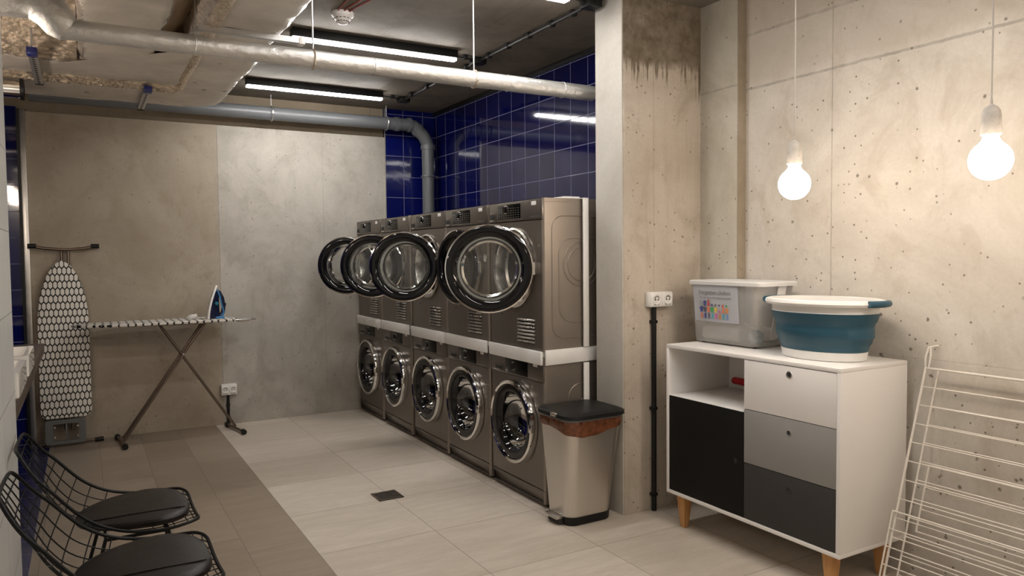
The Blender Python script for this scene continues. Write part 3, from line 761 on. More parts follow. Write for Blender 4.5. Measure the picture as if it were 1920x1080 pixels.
def make_dryer_parts(t, theta):
    dz = 0.0
    Z0, Z1, cz = .872, 1.722, 1.335
    m = body_shell(Z0, Z1); m.build('cabinet_body', m_bodyside, t)
    m = front_plate(YCN, cz, .205, .016, WM-.016, Z0+.005, 1.602, 0); m.build('front_panel', m_body, t)
    MB().box(-.004, .03, .004, WM-.004, 1.606, 1.719, .004).build('control_panel', m_body, t)
    MB().box(-.0065, -.003, .235, .50, 1.622, 1.706, .001).build('display', m_panelglass, t)
    m = MB()
    for r_ in range(5):
        for c_ in range(9):
            if r_ in (0, 1) or c_ > 5 or c_ < 9:
                yy = .25+c_*.028; zz = 1.629+r_*.013
                if abs(yy-.40) < .035 and zz > 1.645: continue
                m.box(-.0069, -.0063, yy, yy+.012, zz, zz+.0012)
    m.build('panel_markings', m_label, t)
    k = MB().lathe([(0, .016), (.017, .016), (.020, .013), (.021, 0)], (-.006, .40, 1.678), (-1, 0, 0), 24).build('knob', m_blackgloss, t)
    MB().lathe([(.021, 0), (.0265, 0), (.0265, .004), (.021, .004)], (-.006, .40, 1.678), (-1, 0, 0), 28, close=True).build('knob_ring', m_chrome, k)
    d = MB().box(-.0055, .0, .515, .60, 1.612, 1.668, .002).build('water_drawer', m_body, t)
    MB().box(-.007, -.0045, .535, .595, 1.626, 1.655, .001).build('handle_recess', m_dark, d)
    MB().box(-.0075, -.0045, .54, .60, 1.614, 1.620, .001).build('drawer_lip', m_chrome, d)
    MB().box(-.0052, -.0035, .065, .115, 1.686, 1.708, .0005).build('sticker', m_whiteplast, t)
    MB().box(-.0052, -.0035, .04, .13, 1.622, 1.626).build('lettering_strip', m_greyframe, t)
    MB().box(-.0015, .001, .462, .474, 1.052, 1.060, .0004).build('latch_hole', m_dark, t)
    # vent grille
    g = MB().box(-.001, .004, .095, .275, .905, 1.050, .001).build('vent_grille', m_dark, t)
    m = MB()
    for i in range(7):
        z = .912+i*.0205
        m.hexa([(-.010, .09, z), (-.002, .09, z), (-.002, .28, z), (-.010, .28, z), (-.003, .09, z+.011), (.0, .09, z+.011), (.0, .28, z+.011), (-.003, .28, z+.011)], .0008)
    m.build('slats', m_satin, g)
    # porthole
    MB().lathe([(.228, .002), (.232, .012), (.222, .018), (.208, .012), (.205, .0), (.20, -.05), (.185, -.06)], (0, YCN, cz), (-1, 0, 0), 56).build('porthole_rim', m_satin, t)
    MB().lathe([(.185, .06), (.188, .12), (.188, .42), (0, .43)], (0, YCN, cz), (1, 0, 0), 48).build('drum', m_drum, t)
    p = MB(); ridge(p, rrect(.055, .46, .945, 1.625, .075), 0, .003); ridge(p, rrect(.10, .50, 1.03, 1.50, .09), 0, .0025)
    for r_ in (.125, .095): p.tube([(.255+r_*math.cos(a), 0, 1.355+r_*math.sin(a)) for a in [2*PI*k/36 for k in range(36)]], .003, 6, closed=True)
    p.box(.0, .6, -.001, .001, 1.700, 1.703)
    p.build('pressed_side_ridges', m_bodyside, t)
    # door, hinged on the near side: built closed, swung about the hinge
    hy, hx = YCN-RC, -.022
    ca, sa = math.cos(theta), math.sin(theta)
    def swing(c):
        dx, dy = c.x-hx, c.y-hy
        # closed: door spans +Y from the hinge, outside faces -X; opening turns +Y towards -X
        return Vector((hx+dx*ca-dy*sa, hy+dx*sa+dy*ca, c.z))
    org = (0, YCN, cz)
    d = MB().lathe([(.238, .008), (.240, .034), (.233, .046), (.216, .051), (.196, .046), (.183, .035), (.181, .012), (.20, .004)], org, (-1, 0, 0), 56, close=True).map(swing).build('door', m_blackgloss, t)
    MB().lathe([(.238, .006), (.2455, .010), (.2475, .024), (.2455, .036), (.2385, .038)], org, (-1, 0, 0), 56, close=True).map(swing).build('chrome_rim', m_chrome, d)
    MB().lathe([(.184, .034), (.10, .038), (0, .039)], org, (-1, 0, 0), 48).map(swing).build('door_glass', m_glass, d)
    MB().lathe([(.182, .006), (.160, -.02), (.155, -.055), (.145, -.060), (0, -.062)], org, (-1, 0, 0), 48).map(swing).build('inner_bowl', m_glass, d)
    MB().lathe([(.188, .004), (.190, .010), (.179, .010), (.177, .002)], org, (-1, 0, 0), 48, close=True).map(swing).build('inner_seal', m_blackmatt, d)
    MB().lathe([(.156, -.050), (.158, -.058), (.149, -.063), (.147, -.056)], org, (-1, 0, 0), 48, close=True).map(swing).build('bowl_lip', m_chrome, d)
    MB().cyl((hx, hy-.006, cz-.035), (hx, hy-.006, cz+.035), .011, 12).box(hx, .004, hy-.014, hy+.004, cz-.03, cz+.03, .002).build('hinge', m_chrome, t)
    return t

YM = [3.450, 4.090, 4.712, 5.372, 6.008]      # near edges, near to far
TH = [60, 7, 58, 60, 60]
order = ['nearest the bin', 'second from the bin', 'middle of the row', 'second from the back wall', 'nearest the back wall']
w0 = make_washer(); w0.location = (2.187, YM[0], 0)
w0['label'] = 'taupe front-loading washing machine in the lower row, partly beside the steel bin'
wl = [None, 'taupe washing machine in the lower row, second from the steel bin', 'taupe washing machine in the middle of the lower row of five',
      'taupe washing machine in the lower row, second from the back wall', 'taupe washing machine in the lower row, against the back wall']
for i in range(1, 5): dup(w0, (2.187, YM[i], 0), wl[i])
dl = ['taupe tumble dryer above the steel bin, large round black door swung open', 'taupe tumble dryer, second from the pillar, its door almost shut',
      'taupe tumble dryer in the middle of the upper row, glass door swung open', 'taupe tumble dryer second from the back wall, door swung open',
      'taupe tumble dryer nearest the back wall, door swung open against the concrete']
for i in range(5):
    t = thing('tumble_dryer', dl[i], 'tumble dryer', (0, 0, .845), 'tumble dryers in the upper row')
    make_dryer_parts(t, math.radians(TH[i]))
    t.location = (2.187, YM[i], .845)
# white stacking kits (the shelf between washer and dryer)
for i in range(5):
    y = YM[i]
    k = thing('stacking_kit', ['white stacking frame between dryer and washer nearest the bin', 'white stacking frame between dryer and washer second from the bin',
              'white stacking frame in the middle of the machine row', 'white stacking frame second from the back wall', 'white stacking frame nearest the back wall'][i], 'stacking frame', (2.187, y, .8455), 'white stacking frames')
    MB().hexa([(2.168, y+.003, .800), (2.182, y+.003, .800), (2.182, y+WM-.003, .800), (2.168, y+WM-.003, .800),
               (2.164, y+.003, .876), (2.182, y+.003, .876), (2.182, y+WM-.003, .876), (2.164, y+WM-.003, .876)], .005).build('front_bar', m_whiteplast, k)
    if i == 0:
        MB().hexa([(2.19, y-.016, .800), (2.79, y-.016, .812), (2.79, y-.0045, .812), (2.19, y-.0045, .800),
                   (2.19, y-.016, .884), (2.79, y-.016, .888), (2.79, y-.0045, .888), (2.19, y-.0045, .884)], .002).build('side_bar', m_whiteplast, k)
    MB().box(2.19, 2.78, y+.01, y+WM-.01, .8455, .871).build('tray', m_whiteplast, k)
tag(MB().box(2.437, 2.472, 3.422, 3.4315, .89, 1.722, .001).box(2.437, 2.472, 3.422, 3.4315, .02, .80, .001).box(2.437, 2.472, 3.422, 3.60, 1.7225, 1.7265, .001).build('lashing_strap', m_whiteplast, org=(2.45, 3.43, 0)),
    'white vertical strap tying the dryer and washer nearest the pillar', 'strap')
tag(MB().box(2.36, 2.47, 3.50, 3.66, 1.7235, 1.738, .005).build('plastic_cover', m_whiteplast, org=(2.41, 3.58, 1.7235)), 'small flat white plastic piece lying on top of the nearest dryer', 'cover')
tag(MB().box(2.175, 2.183, 5.340, 5.358, .78, .90, .002).build('door_wedge', m_greyframe, org=(2.178, 5.35, .78)) , 'grey plastic spacer wedged in the gap between two machines', 'spacer')

# ------------------------------------------------------------------ steel pedal bin
bx = thing('pedal_bin', 'brushed steel pedal bin with black lid and brown liner beside the machines', 'bin', (2.28, 3.24, 0))
def bin_ring(z, x0, x1, y0, y1, r): return [(u, v, z) for u, v in rrect(x0, x1, y0, y1, r, 6)]
def loft(rings, cap=True):
    m = MB(); b = m.bm; R = [[b.verts.new(p) for p in r] for r in rings]
    for A, B in zip(R, R[1:]):
        for k in range(len(A)): b.faces.new((A[k], A[(k+1) % len(A)], B[(k+1) % len(A)], B[k]))
    if cap: b.faces.new(R[0][::-1]); b.faces.new(R[-1])
    return m
loft([bin_ring(.042, 2.133, 2.418, 3.140, 3.365, .06), bin_ring(.30, 2.120, 2.438, 3.115, 3.385, .06), bin_ring(.555, 2.108, 2.458, 3.090, 3.405, .06)]).build('steel_body', m_bin, bx)
loft([bin_ring(0.0, 2.140, 2.415, 3.146, 3.36, .055), bin_ring(.006, 2.133, 2.420, 3.139, 3.366, .06), bin_ring(.045, 2.1315, 2.421, 3.137, 3.368, .06)]).build('base', m_blackmatt, bx)
# liner folded over the rim: wavy lower hem
m = MB(); b = m.bm; R = []
outl0 = rrect(2.103, 2.463, 3.084, 3.411, .065, 8); outl = []
for i in range(len(outl0)):
    a, c = Vector(outl0[i]), Vector(outl0[(i+1) % len(outl0)]); q = max(1, int((c-a).length/.012))
    outl += [tuple(a+(c-a)*(j/q)) for j in range(q)]
N = len(outl)
for (zt, o) in ((.566, -.004), (.560, .001), (.54, .004), (.515, .003), (None, .001)):
    ring = []
    for i, (u, v) in enumerate(outl):
        cx, cy_ = 2.283, 3.2475
        d = Vector((u-cx, v-cy_, 0)).normalized()
        fr = max(0.0, 1-abs(math.atan2(v-cy_, u-cx)-(-PI*.62))/1.3)
        z = zt if zt else .512-.036*(3*fr*fr-2*fr**3)+.002*math.sin(i*.8)
        w_ = .0018*math.sin(i*.9+z*90)
        if zt is None or zt < .53: o2 = o-.0
        else: o2 = o
        ring.append(b.verts.new((u+d.x*(o2+w_), v+d.y*(o2+w_), z)))
    R.append(ring)
for A, B in zip(R, R[1:]):
    for k in range(N): b.faces.new((A[k], A[(k+1) % N], B[(k+1) % N], B[k]))
m.build('bin_liner', m_bag, bx)
loft([bin_ring(.558, 2.100, 2.466, 3.080, 3.414, .066), bin_ring(.5675, 2.100, 2.466, 3.080, 3.414, .066)]).build('inner_rim', m_greyframe, bx)
loft([bin_ring(.568, 2.094, 2.474, 3.072, 3.418, .075), bin_ring(.572, 2.088, 2.480, 3.064, 3.420, .08), bin_ring(.588, 2.090, 2.478, 3.066, 3.420, .08), bin_ring(.596, 2.105, 2.462, 3.084, 3.41, .07), bin_ring(.598, 2.13, 2.43, 3.12, 3.38, .05)]).build('lid', m_blackmatt, bx)
MB().box(2.080, 2.112, 3.185, 3.230, .576, .5925, .003).build('lid_catch', m_satin, bx)
MB().box(2.108, 2.150, 3.195, 3.30, .004, .040, .004).build('pedal_recess', m_dark, bx)
MB().box(2.088, 2.135, 3.19, 3.305, .034, .050, .005).build('pedal', m_satin, bx)

# floor drain
t = thing('floor_drain', 'square steel floor drain grating set in the light tiles', 'floor drain', (1.515, 4.125, 0))
MB().box(1.44, 1.59, 4.05, 4.20, .0005, .0035).build('drain_pan', m_dark, t)
m = MB()
for a, b_ in ((1.44, 1.45), (1.58, 1.59)): m.box(a, b_, 4.05, 4.20, .003, .006, .0005)
for a, b_ in ((4.05, 4.06), (4.19, 4.20)): m.box(1.44, 1.59, a, b_, .003, .006, .0005)
m.box(1.45, 1.58, 4.122, 4.130, .003, .0055)
for i in range(9): m.box(1.455+i*.0142, 1.461+i*.0142, 4.055, 4.195, .003, .0055)
m.build('grating', m_bronze, t)

# ------------------------------------------------------------------ sockets
def socket(name_loc, label, x0, x1, z0, z1, y, conduit_x, cz1, clips, cw):
    t = thing('power_socket', label, 'power socket', (conduit_x, y, z0), 'surface-mounted double sockets')
    MB().box(x0, x1, y-.048, y-.0005, z0, z1, .006).build('socket_box', m_whiteplast, t)
    wd = (x1-x0)/2
    for i in range(2):
        xc = x0+wd*(i+.5); zc_ = (z0+z1)/2
        f = MB().box(xc-wd*.46, xc+wd*.46, y-.052, y-.047, z0+.006, z1-.006, .003).build('socket_face', m_whiteplast, t)
        MB().lathe([(.026, .001), (.0275, .0035), (.024, .0035), (.021, -.001), (.018, -.002), (0, -.002)], (xc, y-.0525, zc_), (0, -1, 0), 24).build('round_well', m_whitelam, f)
        m = MB(); m.cyl((xc-.0095, y-.056, zc_-.001), (xc-.0095, y-.050, zc_-.001), .0035, 10); m.cyl((xc+.0095, y-.056, zc_-.001), (xc+.0095, y-.050, zc_-.001), .0035, 10)
        m.tube([(xc+.014*math.cos(a), y-.0565, zc_+.004+.014*math.sin(a)) for a in [PI*k/10 for k in range(11)]], .0016, 5)
        m.build('contact_holes', m_dark, f)
        MB().box(xc-.018, xc+.018, y-.0535, y-.0515, z0+.012, z0+.016).build('label_strip', m_greyframe, f)
    c = thing('cable_conduit', ('black conduit running down the pillar from the socket to the floor' if conduit_x > 2 else 'short black conduit on the back wall below the socket'), 'conduit', (conduit_x, y, 0), 'black wall conduits')
    MB().cyl((conduit_x, y-.02, 0), (conduit_x, y-.02, z0), cw, 14).build('conduit_tube', m_blackmatt, c)
    for z in clips: MB().box(conduit_x-cw*1.35, conduit_x+cw*1.35, y-.032, y-.0005, z-.009, z+.009, .004).build('conduit_clip', m_blackmatt, c)
socket('r', 'white double power socket on the pillar above a black conduit', 2.635, 2.792, 1.122, 1.203, 3.136, 2.683, 0, (1.04, .566, .09), .0135)
socket('l', 'white double power socket on the concrete back wall behind the ironing board', .978, 1.104, .255, .347, YB, 1.035, 0, (.06, .17), .011)

# ------------------------------------------------------------------ ironing boards
def board_outline(L, W, tip=.42, n=22):
    """half-width along x from the blunt end (0) to the nose (L)"""
    pts = []
    for k in range(n+1):
        s_ = k/n
        x = L*s_
        if s_ < .04: hw = W/2*(.80+.20*math.sin(PI/2*s_/.04))
        elif s_ < 1-tip: hw = W/2
        else:
            q = (s_-(1-tip))/tip; hw = W/2*(1-q**2.6)**.62*(1-.10*q) if q < 1 else 0
        pts.append((x, max(hw, .004)))
    return pts
def board_mesh(L, W, th=.022):
    pts = board_outline(L, W, n=44)
    poly = [(x, -h) for x, h in pts]+[(x, h) for x, h in pts[::-1]]
    m = MB(); b = m.bm
    ctr = Vector((L*.5, 0))
    rings = []
    for (z, ins) in ((-th, .012), (-th*.8, .002), (-th*.3, 0), (-th*.1, .003), (0, .012)):
        ring = []
        for x, y in poly:
            k = 1-ins/(W/2)
            xx = min(max(x, ins), L-ins)
            ring.append(b.verts.new((xx, y*k, z)))
        rings.append(ring)
    for A, B in zip(rings, rings[1:]):
        for k in range(len(A)): b.faces.new((A[k], A[(k+1) % len(A)], B[(k+1) % len(A)], B[k]))
    b.faces.new(rings[0][::-1]); b.faces.new(rings[-1])
    return m
# standing board
ib = thing('ironing_board', 'ironing board standing open on crossed bronze legs, honeycomb cover', 'ironing board', (.5, 6.36, 0))
bt = board_mesh(1.13, .36).build('padded_cover', m_hex, None)
bt.parent = ib; bt.location = (1.045-.5, 0, .927); bt.rotation_euler = (0, 0, PI)
r_ = .011
def legtube(pts, name, mat=m_bronze, par=ib, r=r_): return MB().tube(pts, r, 10).build(name, mat, par)
zb = .905
lg = legtube([(.83, 6.30, zb), (.235, 6.31, .035)], 'leg'); MB().tube([(.235, 6.18, .022), (.225, 6.35, .022), (.20, 6.52, .022)], .012, 10).build('foot_bar', m_bronze, lg)
for (a, b_) in ((6.165, (.235)), (6.535, .198)): MB().cyl((b_, a-.022, .021), (b_, a+.022, .021), .021, 14).build('rubber_foot', m_blackmatt, lg)
MB().tube([(.83, 6.42, zb), (.235, 6.40, .035)], r_, 10).build('leg', m_bronze, ib)
lg = legtube([(.50, 6.36, zb), (1.045, 6.36, .035)], 'leg'); MB().tube([(1.075, 6.19, .022), (1.045, 6.36, .022), (1.01, 6.53, .022)], .012, 10).build('foot_bar', m_bronze, lg)
for (a, b_) in ((6.185, 1.077), (6.535, 1.01)): MB().cyl((b_, a-.022, .021), (b_, a+.022, .021), .021, 14).build('rubber_foot', m_blackmatt, lg)
MB().cyl((.662, 6.27, .665), (.662, 6.45, .665), .007, 10).build('pivot_bolt', m_galv, ib)
MB().box(.45, .88, 6.29, 6.43, .893, .904, .003).build('under_rail', m_bronze, ib)
rs = MB().tube([(1.04, 6.27, .912), (1.15, 6.27, .912), (1.21, 6.30, .912), (1.21, 6.43, .912), (1.15, 6.46, .912), (1.04, 6.46, .912)], .006, 8).build('iron_rest', m_galv, ib)
MB().box(1.075, 1.16, 6.28, 6.45, .892, .918, .006).build('rest_pad', m_alu, rs)
# leaning board, nose up
lb = thing('ironing_board', 'folded ironing board with honeycomb cover leaning upright on the wall', 'ironing board', (-.14, 6.55, 0))
tilt = math.radians(3.0)
bt = board_mesh(1.19, .335).build('padded_cover', m_hex, None); bt.parent = lb
# local x -> up, local z (top side) -> -Y
R = Matrix((Vector((0, math.sin(tilt), math.cos(tilt))), Vector((1, 0, 0)), Vector((0, -math.cos(tilt), math.sin(tilt))))).transposed()
bt.rotation_euler = R.to_euler(); bt.location = (.005, -.035, .215)
# T foot bar on top
MB().tube([(-.325, 6.585, 1.512), (-.25, 6.585, 1.494), (-.11, 6.585, 1.482), (.02, 6.585, 1.492), (.095, 6.585, 1.510)], .012, 10).build('foot_bar', m_bronze, lb)
for x, z in ((-.32, 1.511), (.09, 1.509)): MB().cyl((x-.028, 6.585, z), (x+.028, 6.585, z-.0), .018, 14).build('rubber_foot', m_blackmatt, lb)
for x in (-.135, -.09): MB().tube([(x, 6.595, 1.49), (x, 6.575, .9), (x-.01, 6.56, .12)], .010, 10).build('leg', m_bronze, lb)
fr = MB()
A = rrect(-.275, -.012, .022, .205, .02, 4); Bq = rrect(-.225, -.055, .048, .175, .012, 4)
b = fr.bm
ring = [[b.verts.new((u, yy, v)) for u, v in poly] for yy, poly in ((6.50, A), (6.50, Bq), (6.525, Bq), (6.525, A))]
for i in range(4):
    X_, Y_ = ring[i], ring[(i+1) % 4]
    for k in range(len(X_)): b.faces.new((X_[k], X_[(k+1) % len(X_)], Y_[(k+1) % len(X_)], Y_[k]))
fr = fr.build('iron_rest', m_greyframe, lb)
MB().box(-.146, -.134, 6.508, 6.518, .048, .175, .002).build('rest_bar', m_greyframe, fr)
m = MB()
for x in (-.215, -.065):
    for z in (.075, .15): m.sphere((x, 6.506, z), .006, 10)
m.build('rubber_stops', m_whiteplast, fr)
MB().tube([(-.33, 6.54, .022), (-.14, 6.54, .020), (.075, 6.54, .022)], .010, 10).build('lower_bar', m_bronze, lb)
MB().cyl((.045, 6.54, .020), (.105, 6.54, .022), .017, 14).build('rubber_foot', m_blackmatt, lb)

# steam iron standing on its heel
ir = thing('steam_iron', 'dark blue steam iron standing upright on the open ironing board', 'iron', (.90, 6.33, .928))
iz = .928
# side profile in x-z, sole faces -x; widths taper to the nose
def wprof(h): return max(.004, .056*(1-(h/.262)**2.2)**.6) if h < .262 else .004
rings = []
for k in range(13):
    h = .262*k/12
    xs = .846+.072*(h/.262)**1.7; w_ = wprof(h)
    rings.append((h, xs, w_))
m = MB(); b = m.bm; R = []
for h, xs, w_ in rings:
    R.append([b.verts.new(p) for p in ((xs, 6.33-w_, iz+h), (xs+.014, 6.33-w_, iz+h), (xs+.014, 6.33+w_, iz+h), (xs, 6.33+w_, iz+h))])
for P_, Q_ in zip(R, R[1:]):
    for k in range(4): b.faces.new((P_[k], P_[(k+1) % 4], Q_[(k+1) % 4], Q_[k]))
b.faces.new(R[0][::-1]); b.faces.new(R[-1])
m.build('soleplate', m_cloth if False else m_whiteplast, ir)
m = MB(); b = m.bm; R = []
for k in range(12):
    h = .002+.215*k/11; q = h/.25
    xs = .846+.072*(h/.262)**1.7+.0142; w_ = wprof(h)*.88; dep = .085*(1-q**1.7)+.012
    ring = []
    for j in range(9):
        a = PI*j/8; ring.append(b.verts.new((xs+dep*math.sin(a)*.86, 6.33-w_*math.cos(a), iz+h)))
    R.append(ring)
for P_, Q_ in zip(R, R[1:]):
    for k in range(9): b.faces.new((P_[k], P_[(k+1) % 9], Q_[(k+1) % 9], Q_[k]))
b.faces.new(R[0][::-1]); b.faces.new(R[-1])
m.build('housing', m_irondark, ir)
hd = MB().tube([(.945, 6.33, iz+.012), (.968, 6.33, iz+.05), (.975, 6.33, iz+.10), (.965, 6.33, iz+.16), (.942, 6.33, iz+.205), (.925, 6.33, iz+.222)], [.017, .016, .014, .015, .017, .012], 14).build('handle', m_irondark, ir)
MB().tube([(.952, 6.316, iz+.01), (.972, 6.313, iz+.05), (.958, 6.311, iz+.11), (.945, 6.311, iz+.17), (.925, 6.318, iz+.235)], [.008, .007, .005, .006, .005], 10).build('blue_trim', m_ironblue, ir)
MB().box(.90, .975, 6.29, 6.37, iz-.0005, iz+.016, .005).build('heel', m_ironblue, ir)
MB().sphere((.915, 6.283, iz+.120), .015, 16, (1, .5, 1)).build('steam_dial', m_ironteal, ir)
MB().box(.972, .992, 6.32, 6.34, iz+.10, iz+.122, .004).build('trigger', m_irondark, ir)
m = MB(); pts = []
for k in range(60):
    a = k*.55; pts.append((.735+.028*math.cos(a)+.01*math.sin(k), 6.32+.035*math.sin(a), iz+.006+.0005*k+.006*abs(math.sin(k*.9))))
pts += [(.79, 6.40, iz+.006), (.85, 6.43, iz+.006), (.92, 6.43, iz+.006), (.955, 6.395, iz+.008)]
tag(m.tube(pts, .0035, 6).build('iron_cord', m_whiteplast, org=(.73, 6.32, iz)), 'white coiled power cord lying on the board beside the iron', 'cord')

# ------------------------------------------------------------------ sinks and counter in the left niche
ct = thing('wash_counter', 'dark wooden counter carrying the white basins at the far left', 'counter', (-.5, 4.5, .80))
MB().box(-.895, -.232, 3.385, 5.75, .80, .862, .004).build('countertop', m_counter, ct)
m = MB()
for y in (3.6, 4.6, 5.6): m.box(-.895, -.60, y-.02, y+.02, .62, .80, .004)
m.build('wall_brackets', m_blackmatt, ct)
def sink(y0, y1, label):
    t = thing('wash_basin', label, 'sink', (-.42, (y0+y1)/2, .862), 'white vessel basins')
    x0, x1, z0, z1 = -.68, -.225, .8625, .972
    m = MB(); b = m.bm
    ro = [(u, v) for u, v in rrect(x0, x1, y0, y1, .02, 4)]; ri = rrect(x0+.022, x1-.022, y0+.022, y1-.022, .03, 4); rb = rrect(x0+.07, x1-.07, y0+.07, y1-.07, .05, 4)
    rbt = rrect(x0+.02, x1-.01, y0+.02, y1-.02, .02, 4)
    R = [[b.verts.new((u, v, z)) for u, v in pl] for z, pl in ((z0, rbt), (z0+.015, ro), (z1, ro), (z1, ri), (z0+.03, rb))]
    for P_, Q_ in zip(R, R[1:]):
        for k in range(len(P_)): b.faces.new((P_[k], P_[(k+1) % len(P_)], Q_[(k+1) % len(P_)], Q_[k]))
    b.faces.new(R[0][::-1]); b.faces.new(R[-1])
    m.build('bowl', m_ceramic, t)
    MB().cyl((-.45, (y0+y1)/2, z0+.0305), (-.45, (y0+y1)/2, z0+.036), .022, 16).build('drain_plug', m_chrome, t)
sink(3.42, 3.90, 'white rectangular ceramic basin on the dark counter, nearer of the two')
sink(4.04, 4.50, 'white rectangular ceramic basin on the dark counter, further of the two')

# ------------------------------------------------------------------ wire chairs
def make_chair():
    t = thing('wire_chair', '', 'chair', (0, 0, 0), 'black wire chairs along the left wall')
    # side profile (x forward, z) and half width
    prof = [(-.362, .755, .165), (-.342, .715, .200), (-.314, .655, .222), (-.285, .60, .232), (-.255, .54, .238), (-.205, .482, .242), (-.13, .447, .246),
            (-.04, .434, .250), (.06, .432, .250), (.14, .440, .240), (.18, .443, .218), (.205, .436, .180)]
    def S(s_, q):
        """s_ 0..1 along the profile, q -1..1 across"""
        f_ = s_*(len(prof)-1); i = min(int(f_), len(prof)-2); g = f_-i
        p0, p1, p2, p3 = prof[max(i-1, 0)], prof[i], prof[i+1], prof[min(i+2, len(prof)-1)]
        c = [.5*((2*p1[j])+(-p0[j]+p2[j])*g+(2*p0[j]-5*p1[j]+4*p2[j]-p3[j])*g*g+(-p0[j]+3*p1[j]-3*p2[j]+p3[j])*g**3) for j in range(3)]
        x, z, hw = c
        bend = math.exp(-((s_-.42)/.22)**2)
        up_ = (.016+.045*bend)*q*q
        x += .030*bend*q*q+ .012*q*q*(1-s_)
        return Vector((x, hw*q, z+up_))
    m = MB()
    NL, NC = 8, 14
    for i in range(1, NL):
        q = -1+2*i/NL
        m.tube([S(k/36, q) for k in range(37)], .0021, 6)
    for j in range(1, NC):
        s_ = j/NC
        m.tube([S(s_, -1+2*k/16) for k in range(17)], .0021, 6)
    m.build('wire_mesh', m_wire, t)
    path = [S(0, -1+2*k/14) for k in range(15)]+[S(k/40, 1) for k in range(1, 40)]+[S(1, 1-2*k/14) for k in range(15)]+[S(1-k/40, -1) for k in range(1, 40)]
    # round the four corners
    for _ in range(3): path = [(path[i-1]+path[i]*2+path[(i+1) % len(path)])/4 for i in range(len(path))]
    MB().tube(path, .0058, 8, closed=True).build('edge_rod', m_wire, t)
    # seat pad
    m = MB(); b = m.bm
    N = 40; rings = []
    def pad(a, k):
        # superellipse, narrower at the rear
        c, s_ = math.cos(a), math.sin(a)
        px = -.002+.190*k*math.copysign(abs(c)**.62, c); py = .212*k*math.copysign(abs(s_)**.72, s_)
        py *= 1-.50*max(0, (.06-px)/.26)**1.6
        return px, py
    for (k, z) in ((.97, .447), (1.0, .453), (1.0, .465), (.97, .472), (.85, .477), (.5, .480)):
        rings.append([b.verts.new((*pad(2*PI*i/N, k), z+.010*(pad(2*PI*i/N, k)[1]/.21)**2)) for i in range(N)])
    for A, B in zip(rings, rings[1:]):
        for k in range(N): b.faces.new((A[k], A[(k+1) % N], B[(k+1) % N], B[k]))
    b.faces.new(rings[0][::-1]); b.faces.new(rings[-1])
    p = m.build('seat_pad', m_leather, t)
    MB().tube([(-.165+.33*k/10, -.105, .4838-.002*abs(k-5)/5) for k in range(11)], .0022, 6).build('pad_seam', m_blackgloss, p)
    # legs: rods meeting two cross bars under the seat
    for sx, sy_ in ((1, 1), (1, -1), (-1, 1), (-1, -1)):
        MB().tube([(sx*.10, sy_*.17, .428), (sx*.15-.01, sy_*.20, .20), (sx*.20-.02, sy_*.225, .008)], .0065, 8).cyl((sx*.20-.02, sy_*.225, 0), (sx*.20-.02, sy_*.225, .012), .010, 10).build('leg', m_wire, t)
    MB().tube([(.10, -.17, .426), (.10, .17, .426), (-.10, .17, .426), (-.10, -.17, .426)], .006, 8, closed=True).build('under_frame', m_wire, t)
    for s_ in (1, -1): MB().tube([(-.165, s_*.21, .15), (.145, s_*.21, .15)], .005, 8).build('stretcher', m_wire, t)
    return t
c0 = make_chair(); c0.location = (.142, 3.11, 0); c0['label'] = 'black wire chair with leather seat pad, the one further from the viewer'
dup(c0, (.140, 2.535, 0), 'black wire chair with leather seat pad, nearest, cut off at the bottom left')

# ------------------------------------------------------------------ white cabinet
cb = thing('storage_cabinet', 'white sideboard with black door and grey drawers on wooden legs', 'cabinet', (2.83, 2.41, 0))
X0, X1, Y0, Y1, Z0, Z1 = 2.600, 3.038, 1.900, 2.923, .172, .944
T = .018
MB().box(X0, X1, Y0, Y1, Z1-T, Z1, .0015).build('top_board', m_whitelam, cb)
MB().box(X0, X1, Y0, Y1, Z0, Z0+T, .0015).build('bottom_board', m_whitelam, cb)
MB().box(X0, X1, Y0, Y0+T, Z0+T, Z1-T, .0008).build('side_board', m_whitelam, cb)
MB().box(X0, X1, Y1-T, Y1, Z0+T, Z1-T, .0008).build('side_board', m_whitelam, cb)
MB().box(X1-.008, X1-.001, Y0+T, Y1-T, Z0+T, Z1-T).build('back_board', m_whitelam, cb)
MB().box(X0+.022, X1-.008, 2.392, 2.408, Z0+T, Z1-T).build('divider', m_whitelam, cb)
MB().box(X0+.004, X1-.008, 2.408, Y1-T, .668, .684, .001).build('shelf_board', m_whitelam, cb)
YD0, YD1 = Y0+T+.002, 2.402
def grommet(par, y, z, mat):
    MB().lathe([(.010, .0), (.0105, .0025), (.0155, .0025), (.0165, 0)], (X0+.002, y, z), (-1, 0, 0), 24).build('finger_ring', mat, par)
    MB().lathe([(0, .0008), (.0108, .0008), (.0108, .0)], (X0+.002, y, z), (-1, 0, 0), 24).build('finger_hole', m_dark, par)
for z0, z1, mat, nm, hz, gm in ((.699, Z1-T-.003, m_whitelam, 'white top drawer', .887, m_alu), (.451, .696, m_greylam, 'mid grey middle drawer', .636, m_greylam), (Z0+T+.002, .448, m_darklam, 'dark grey bottom drawer', .390, m_darklam)):
    d = MB().box(X0+.002, X0+.018, YD0, YD1, z0, z1, .001).build('drawer', mat, cb); d['label'] = nm
    grommet(d, 2.152, hz, gm)
d = MB().box(X0+.002, X0+.018, 2.405, Y1-T-.002, Z0+T+.002, .681, .001).build('door', m_blacklam, cb); d['label'] = 'black door'
grommet(d, 2.452, .445, m_blacklam)
